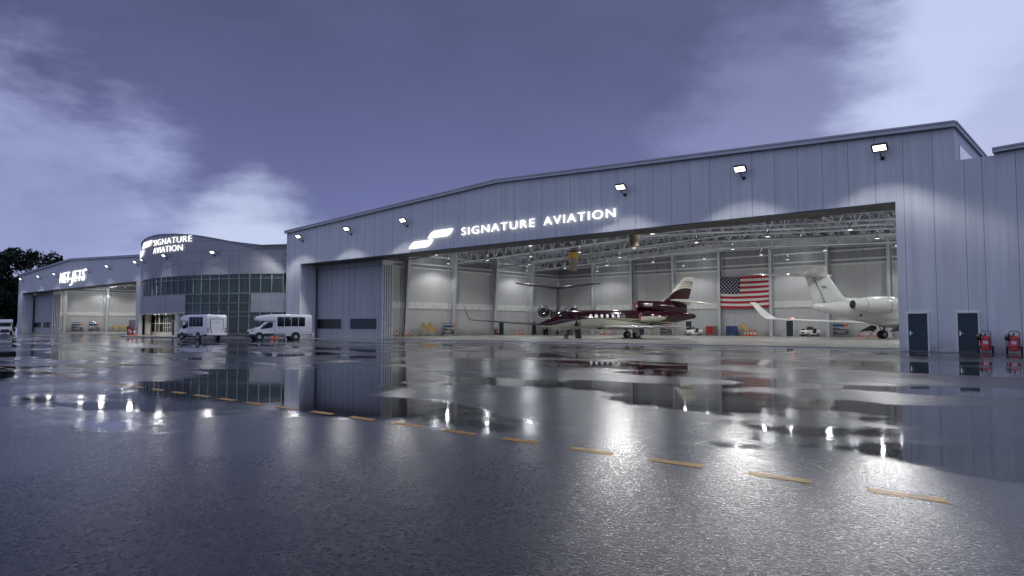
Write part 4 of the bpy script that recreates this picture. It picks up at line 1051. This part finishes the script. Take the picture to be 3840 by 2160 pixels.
def steps(label, loc, rz):
    s_ = E('step_ladder', label, 'step ladder', loc, rz, 'yellow wheeled step ladders')
    m = MB()
    for yy in (-.32, .32):
        m.prism([(-.35, 2.0), (-.35, 1.45), (.62, .45), (.62, 1.0)], 'y', yy - .025, yy + .025)
    m.build('stringer', 'yellow', s_, smooth=0)
    m = MB()
    for k in range(6): m.cbox((-.2 + .16 * k, 0, 1.65 - .18 * k), (.2, .58, .03))
    m.build('tread', 'grey_mid', s_, smooth=0)
    m = MB()
    for yy in (-.32, .32):
        m.tube([(-.35, yy, 2.0), (-.75, yy, 1.25), (-.75, yy, .15)], .02, n=6); m.tube([(.62, yy, .5), (.62, yy, .15)], .02, n=6); m.tube([(-.75, yy, .2), (.62, yy, .2)], .018, n=6); m.tube([(-.35, yy, 1.5), (-.35, yy, .2)], .018, n=6); m.tube([(-.28, yy, 2.12), (.2, yy, 1.62), (.66, yy, 1.0)], .015, n=6)
    m.tube([(-.75, -.32, 1.1), (-.75, .32, 1.1)], .015, n=6); m.build('frame', 'grey_mid', s_)
    for xx_ in (-.75, .62):
        for yy in (-.32, .32): wheel('caster', s_, (xx_, yy, .085), .085, .05)
    return s_
s0 = steps('yellow wheeled step ladder by the left wall, nearer the cones', (-78.2, 69.5, .02), 58)
again(s0, 'yellow wheeled step ladder by the left wall, nearer the tall cart', (-78.1, 70.7, .02), 58)
again(s0, 'yellow wheeled step ladder between the blue crate cart and the cones', (-44.1, 102.9, .02), 20)
o = again(s0, 'yellow step ladder in the farther hangar, nearer its wall column', (-195.0, 68.6, .02), 50, 1.0)
again(s0, 'yellow step ladder in the farther hangar, nearer its roller door', (-195.0, 70.3, .02), 50, 1.0)

def cart(label, loc, rz, load=0):
    c_ = E('equipment_cart', label, 'cart', loc, rz, 'wheeled equipment carts')
    L, Wd, Hh = 2.0, .8, 1.9
    m = MB()
    for yy in (-Wd / 2, Wd / 2):
        m.tube([(-L / 2, yy, .2), (-L / 2, yy, Hh - .06), (-L / 2 + .06, yy, Hh), (L / 2 - .06, yy, Hh), (L / 2, yy, Hh - .06), (L / 2, yy, .2)], .025, n=7)
        m.tube([(-L / 2, yy, .22), (L / 2, yy, .22)], .025, n=6); m.tube([(-L / 2, yy, .78), (L / 2, yy, .78)], .022, n=6)
        m.tube([(-.35, yy, .22), (-.35, yy, 1.4)], .018, n=6); m.tube([(.3, yy, .22), (.3, yy, 1.4)], .018, n=6)
    m.build('frame', 'silver', c_)
    m = MB(); m.box((-L / 2 + .03, -Wd / 2, .24), (L / 2 - .03, Wd / 2, .27)).box((-L / 2 + .03, -Wd / 2, .79), (L / 2 - .2, Wd / 2, .83)); m.build('shelf', 'grey_mid', c_, smooth=0)
    m = MB(); m.tube([(-L / 2 + .05, -.2, Hh - .02), (L / 2 - .5, -.2, Hh - .02)], .07, n=10); m.box((-L / 2 + .4, -.32, Hh - .1), (-L / 2 + .62, -.08, Hh + .06), bevel=.02); m.build('tool_roll', 'grey_dark', c_)
    m = MB(); m.box((-.85, -Wd / 2 - .06, 1.28), (.46, -.05, 1.62), 0, None, .02); m.build('blue_bin', 'blue_box', c_)
    m = MB(); m.box((.47, -Wd / 2 - .06, 1.29), (.83, -.05, 1.62), 0, None, .02); m.build('orange_bin', 'orange', c_)
    m = MB(); rnd = random.Random(load + 3)
    if load != 2:
        for k in range(7): m.box((-.9 + .15 * k, -.3, .83), (-.9 + .15 * k + .12, .3, 1.1 + rnd.random() * .2 - .03 * k), bevel=.01)
    for k in range(4): m.box((-.9 + .46 * k, -.34, .27), (-.9 + .46 * k + .40, .34, .45 + rnd.random() * .28), bevel=.015)
    m.build('tool_box', 'grey_dark', c_)
    m = MB(); m.tube([(.1, -.3, .92), (.95, -.3, .92)], .055, n=8); m.build('tow_tube', 'black', c_)
    for xx_ in (-.9, -.3, .3, .9): wheel('caster', c_, (xx_, -.34, .1), .10, .06)
    for xx_ in (-.9, .9): wheel('caster', c_, (xx_, .34, .1), .10, .06)
    return c_
k0 = cart('tall wheeled cart by the left wall, right of the yellow steps', (-78.2, 74.2, .02), 60, 0)
again(k0, 'wheeled cart behind the maroon jet tail, mostly hidden', (-57.2, 102.9, .02), 8)
again(k0, 'tall wheeled cart by the back wall below the white jet tail', (-30.3, 102.7, .02), 5, 1.1)
again(k0, 'loaded wheeled cart in the farther hangar, nearer its sliding doors', (-195.0, 60.0, .02), 62, 1.25)
o = cart('emptier wheeled cart in the farther hangar, between the wall columns', (-195.0, 63.8, .02), 62, 2); o.scale = (1.25,) * 3

def crates(label, loc, rz, mat, frame):
    c_ = E('crate_cart', label, 'crate cart', loc, rz)
    m = MB(); m.box((-.72, -.4, .14), (.72, .4, .2)).box((-.75, -.42, .14), (-.70, .42, 1.48)).box((.42, -.42, .14), (.75, .42, 1.48)).box((-.695, .36, .21), (.415, .42, 1.48)).box((-.695, -.42, 1.44), (.415, .42, 1.48)); m.build('frame', frame, c_, smooth=0)
    for r_ in range(5):
        for k in range(2):
            x0 = -.69 + k * .56; z0 = .24 + r_ * .24
            b_ = MB().box((x0, -.40, z0), (x0 + .53, .34, z0 + .19), bevel=.015).build('crate', mat, c_)
    for r_ in range(5): MB().box((.50, -.46, .26 + r_ * .24), (.70, -.422, .40 + r_ * .24), bevel=.01).build('drawer', mat, c_)
    for xx_ in (-.6, .6):
        for yy in (-.3, .3): wheel('caster', c_, (xx_, yy, .07), .07, .05)
    return c_
crates('grey cart stacked with red crates right of the left-hand tow tractor', (-49.35, 102.8, .02), 6, 'red_crate', 'grey_mid')
crates('blue cart stacked with blue crates between the red crates and yellow steps', (-46.0, 102.7, .02), 6, 'blue_crate', 'blue_crate')

def tractor(label, loc, rz):
    t_ = E('tow_tractor', label, 'tow tractor', loc, rz, 'white tow tractors by the back wall')
    MB().prism([(1.25, .30), (1.25, .72), (1.15, .88), (.1, .96), (.1, .45), (-.15, .38), (-1.2, .38), (-1.2, .3)], 'y', -.62, .62, 0, .04).build('body', 'white_paint', t_)
    MB().box((-1.2, -.62, .38), (-.55, .62, .95), bevel=.05).build('rear_deck', 'white_paint', t_)
    MB().box((1.252, -.30, .46), (1.275, .30, .68)).build('grille', 'black', t_, smooth=0)
    MB().box((1.18, -.66, .16), (1.34, .66, .36), bevel=.03).build('bumper', 'black', t_)
    for s in (-1, 1): MB().lathe([(0, .085), (.02, .085), (.03, .06)], (1.25, s * .46, .58), (1, 0, 0), 14).build('headlight', 'amber_glass', t_)
    for s in (-1, 1):
        MB().box((-.52, s * .32 - .22, .5), (-.05, s * .32 + .22, .66), bevel=.04).box((-.58, s * .32 - .22, .66), (-.44, s * .32 + .22, 1.15), bevel=.04).build('seat', 'black', t_)
    m = MB(); 
    for s in (-1, 1): m.tube([(.18, s * .56, .93), (.05, s * .56, 1.38)], .022, n=6)
    m.tube([(.05, -.56, 1.38), (.05, .56, 1.38)], .022, n=6); m.tube([(.35, 0.1, 1.0), (.33, .1, 1.5)], .015, n=6); m.build('screen_frame', 'black', t_)
    MB().box((.1, -.54, .97), (.12, .54, 1.36)).build('windscreen', 'glass_screen', t_, smooth=0)
    MB().lathe([(-.015, .16), (-.015, .19), (.015, .19), (.015, .16)], (-.02, .3, 1.0), (-.6, 0, .8), 16).build('steering_wheel', 'black', t_)
    for xx_ in (.8, -.8):
        for s in (-1, 1): wheel('wheel', t_, (xx_, s * .55, .27), .27, .18)
    return t_
t0 = tractor('white tow tractor left of the red crates, in front of the green door', (-51.85, 102.0, .02), 222)
again(t0, 'white tow tractor with an extinguisher behind it, right of the green door', (-34.15, 102.0, .02), 236)

# ------------------------------------------------------------------ shuttle buses (X forward, origin at mid length)
def bus(label, loc, rz, s_=1.0):
    b = E('shuttle_bus', label, 'shuttle bus', loc, rz, 'white shuttle buses')
    F = 3.1
    X = lambda q: F - q
    side = [(X(2.5), .52), (X(2.5), 2.0), (X(.95), 2.02), (X(.78), 2.12), (X(.80), 2.40), (X(1.0), 2.52), (X(1.75), 2.68), (X(2.6), 2.73), (X(6.1), 2.71), (X(6.32), 2.66), (X(6.42), 2.5), (X(6.42), .62), (X(5.4), .50), (X(4.9), .42), (X(2.9), .42)]
    MB().prism(side, 'y', -1.12, 1.12, 0, .09, 3).build('body', 'white_paint', b, smooth=40)
    cab = [(X(.0), .52), (X(.02), .92), (X(.12), 1.10), (X(.85), 1.32), (X(1.55), 1.99), (X(2.52), 1.99), (X(2.52), .5), (X(.3), .46)]
    MB().prism(cab, 'y', -.97, .97, 0, .07, 3).build('cab', 'white_paint', b, smooth=40)
    m = MB(); m.loft([[(X(.93), s * .82, 1.415) for s in (-1, 1)] , [(X(1.53), s * .76, 1.985) for s in (-1, 1)]], closed=False, cap0=False, cap1=False)
    m.bm.free()
    nrm = Vector((.67, 0, .70)).normalized() * .02
    m = MB(); m.poly([Vector((X(.94), -.85, 1.40)) + nrm, Vector((X(.94), .85, 1.40)) + nrm, Vector((X(1.52), .76, 1.955)) + nrm, Vector((X(1.52), -.76, 1.955)) + nrm])
    r_ = bmesh.ops.extrude_face_region(m.bm, geom=m.bm.faces[:]); bmesh.ops.translate(m.bm, verts=[v for v in r_['geom'] if isinstance(v, bmesh.types.BMVert)], vec=nrm * .6)
    m.build('windscreen', 'glass_screen', b, smooth=0)
    for s in (-1, 1):
        MB().prism([(X(1.05), 1.20), (X(1.35), 1.20), (X(2.28), 1.34), (X(2.34), 1.45), (X(2.34), 1.92), (X(1.98), 1.92), (X(1.70), 1.80)], 'y', s * .972, s * .985).build('door_window', 'glass_bus', b, smooth=0)
        MB().box((X(1.50), s * 1.02 - .12, 1.30), (X(1.32), s * 1.02 + .12, 1.62), bevel=.04).build('mirror', 'black', b)
        for k in range(4):
            x1 = X(2.76 + .735 * k); MB().box((x1 - .68, s * 1.135 - .008, 1.46), (x1, s * 1.135 + .008, 2.46), bevel=.007).build('window', 'glass_bus', b, smooth=30)
        m = MB(); m.lathe([(0, .49), (.012, .49), (.014, .001)], (X(4.68), s * 1.118, .40), (0, s, 0), 28); m.build('wheel_arch', 'black', b)
        m = MB(); m.lathe([(0, .47), (.012, .47), (.014, .001)], (X(.98), s * .97, .40), (0, s, 0), 28); m.build('wheel_arch', 'black', b)
        MB().box((X(2.5), s * .985 - .012, .46), (X(1.4), s * .985 + .012, .72)).build('sill', 'black', b, smooth=0)
        MB().box((X(3.6), s * 1.13 - .006, .47), (X(2.6), s * 1.13 + .006, .70)).build('vent', 'grey_mid', b, smooth=0)
        MB().box((X(6.4), s * 1.125 - .005, .795), (X(2.55), s * 1.125 + .005, .815)).build('rub_rail', 'grey_mid', b, smooth=0)
        m = MB()
        for dx, dz in ((0, 0), (.26, .09)): m.prism([(X(2.9) - dx * 1.0, 1.26 + dz), (X(2.9) - dx - .05, 1.31 + dz), (X(2.9) - dx - .26, 1.32 + dz), (X(2.9) - dx - .21, 1.27 + dz)], 'y', s * 1.128 - .006, s * 1.128 + .006)
        m.build('emblem', 'grey_dark', b, smooth=0)
        MB().prism([(X(.03), .96), (X(.10), 1.06), (X(.55), 1.16), (X(.42), .99), (X(.2), .93)], 'y', s * .80, s * .978, 0).build('headlight', 'amber_glass', b, smooth=0)
        MB().cbox((X(2.2), s * .98, 1.12), (.18, .03, .03)).build('door_handle', 'black', b, smooth=0)
        for q in ((X(.98), s * .885), (X(4.68), s * 1.03)): wheel('wheel', b, (q[0], q[1], .36), .36, .26)
        for z_ in (.98, 1.24): MB().lathe([(0, .085), (.02, .085), (.035, .05)], (X(6.42) , s * .97, z_), (-1, 0, 0), 16).build('tail_light', 'tail_light', b)
        MB().lathe([(0, .075), (.012, .075)], (X(6.42), s * .94, .78), (-1, 0, 0), 14).build('reversing_light', 'grey_mid', b)
    MB().box((X(.02), -.62, .66), (X(-.035), .62, .93), bevel=.02).build('grille', 'black', b)
    MB().prism([(X(-.06), .30), (X(-.06), .60), (X(.04), .66), (X(.55), .66), (X(.55), .42), (X(.35), .30)], 'y', -1.0, 1.0, 0, .03).build('bumper', 'black', b)
    MB().box((X(6.62), -1.12, .52), (X(6.44), 1.12, .72), bevel=.03).build('rear_bumper', 'white_paint', b)
    rd = MB().prism([(-.68, 2.2), (.68, 2.2), (.68, 1.3), (.52, .80), (-.52, .80), (-.68, 1.3)], 'x', X(6.424) - .03, X(6.424), 0).build('rear_door', 'white_paint', b, smooth=0)
    MB().prism([(-.74, 2.27), (.74, 2.27), (.74, 1.28), (.56, .75), (.53, .77), (.70, 1.29), (.70, 2.22), (-.70, 2.22), (-.70, 1.29), (-.53, .77), (-.56, .75), (-.74, 1.28)], 'x', X(6.424) - .035, X(6.422), 0).build('rear_door_frame', 'grey_mid', b, smooth=0, tri=True)
    m = MB()
    for dy, dz in ((.12, 0), (-.16, .10)): m.prism([(dy + .14, 1.83 + dz), (dy + .09, 1.88 + dz), (dy - .14, 1.89 + dz), (dy - .09, 1.84 + dz)], 'x', X(6.46), X(6.45))
    m.build('emblem', 'grey_dark', rd, smooth=0)
    MB().box((X(6.45), -.09, 2.36), (X(6.425), .09, 2.42)).build('brake_light', 'tail_light', b, smooth=0)
    b.scale = (s_,) * 3
    return b
b0 = bus('white shuttle bus seen from its rear left corner, before the terminal entrance', (-75.9, 35.25, 0), 183)
again(b0, 'white shuttle bus seen side-on, parked before the large hangar corner', (-69.0, 40.45, 0), 252)
again(b0, 'white shuttle bus facing the camera at the far left edge', (-153.6, 35.6, 0), -13)

# a dark car mostly hidden behind the far bus
car = E('parked_car', 'dark saloon car at the far left between the bus and the hangar corner', 'car', (-187.3, 44.1, 0), -25)
MB().prism([(2.2, .3), (2.25, .62), (1.25, .85), (.55, 1.38), (-.9, 1.42), (-1.75, .95), (-2.25, .88), (-2.3, .35)], 'y', -.88, .88, 0, .07, 2).build('body', 'grey_dark', car)
MB().prism([(1.12, .90), (.52, 1.34), (-.85, 1.37), (-1.5, .95)], 'y', -.895, .895).build('window', 'glass_bus', car, smooth=0)
for x_ in (1.35, -1.4):
    for s in (-1, 1): wheel('wheel', car, (x_, s * .78, .33), .33, .2)
for s in (-1, 1): MB().cbox((2.2, s * .62, .68), (.1, .35, .13), bevel=.02).build('headlight', 'silver', car)

# ------------------------------------------------------------------ trees behind the farther hangar
def tree(label, loc, h_, rad, seed, n=9500):
    rnd = random.Random(seed)
    t_ = E('broadleaf_tree', label, 'tree', loc, 0, 'dark trees beyond the farther hangar')
    m = MB(); m.tube([(0, 0, 0), (.15, .1, h_ * .25), (-.1, .2, h_ * .55), (.1, 0, h_ * .85)], .5, n=8, r1=.08)
    for k in range(9):
        a = rnd.random() * 6.28; z0 = h_ * (.25 + .055 * k); ln = rad * (.75 - .045 * k)
        m.tube([(0, 0, z0), (ln * .5 * cos(a), ln * .5 * sin(a), z0 + h_ * .06), (ln * cos(a), ln * sin(a), z0 + h_ * .13)], .16, n=5, r1=.03)
    m.build('trunk', 'bark', t_)
    m = MB(); cl = []
    for k in range(46):
        a = rnd.random() * 6.28; zf = .16 + .82 * rnd.random(); rr_ = rad * (1 - .55 * max(0, zf - .45) / .55) * (.35 + .65 * math.sqrt(rnd.random()))
        cl.append((rr_ * cos(a), rr_ * sin(a), h_ * zf, rad * (.22 + .20 * rnd.random())))
    for k in range(n):
        cx_, cy_, cz_, r_ = cl[rnd.randrange(len(cl))]
        d_ = Vector((rnd.gauss(0, 1), rnd.gauss(0, 1), rnd.gauss(0, .8))).normalized() * r_ * (.55 + .5 * rnd.random())
        p = Vector((cx_, cy_, cz_)) + d_
        u = Vector((rnd.gauss(0, 1), rnd.gauss(0, 1), rnd.gauss(0, 1))).normalized(); v_ = u.orthogonal().normalized(); s_ = .22 + .34 * rnd.random()
        m.poly([p + u * s_, p + v_ * s_ * .6, p - u * s_, p - v_ * s_ * .6])
    m.build('crown', 'leaves', t_, smooth=0, recalc=False)
    return t_
TR = [(-226, 50, 20.5, 6.5, 'dark tree at the left edge, a step lower than its neighbour'), (-232, 58, 22.5, 7, 'tallest dark tree at the left edge of the photo'), (-228, 66, 21, 6.5, 'dark tree with a pointed top behind the farther hangar corner'),
      (-226, 74, 19, 6.5, 'dark round tree just above the farther hangar eave'), (-228, 83, 19, 7, 'loose-leaved dark tree farthest along the farther hangar roof'), (-245, 48, 20, 7, 'dark tree filling the gap behind the left bus'), (-214, 46, 11, 5, 'low dark tree beside the farther hangar corner')]
for i, (X, Yv, h_, r_, lb) in enumerate(TR): tree(lb, (X, Yv, 0), h_, r_, 11 + i)
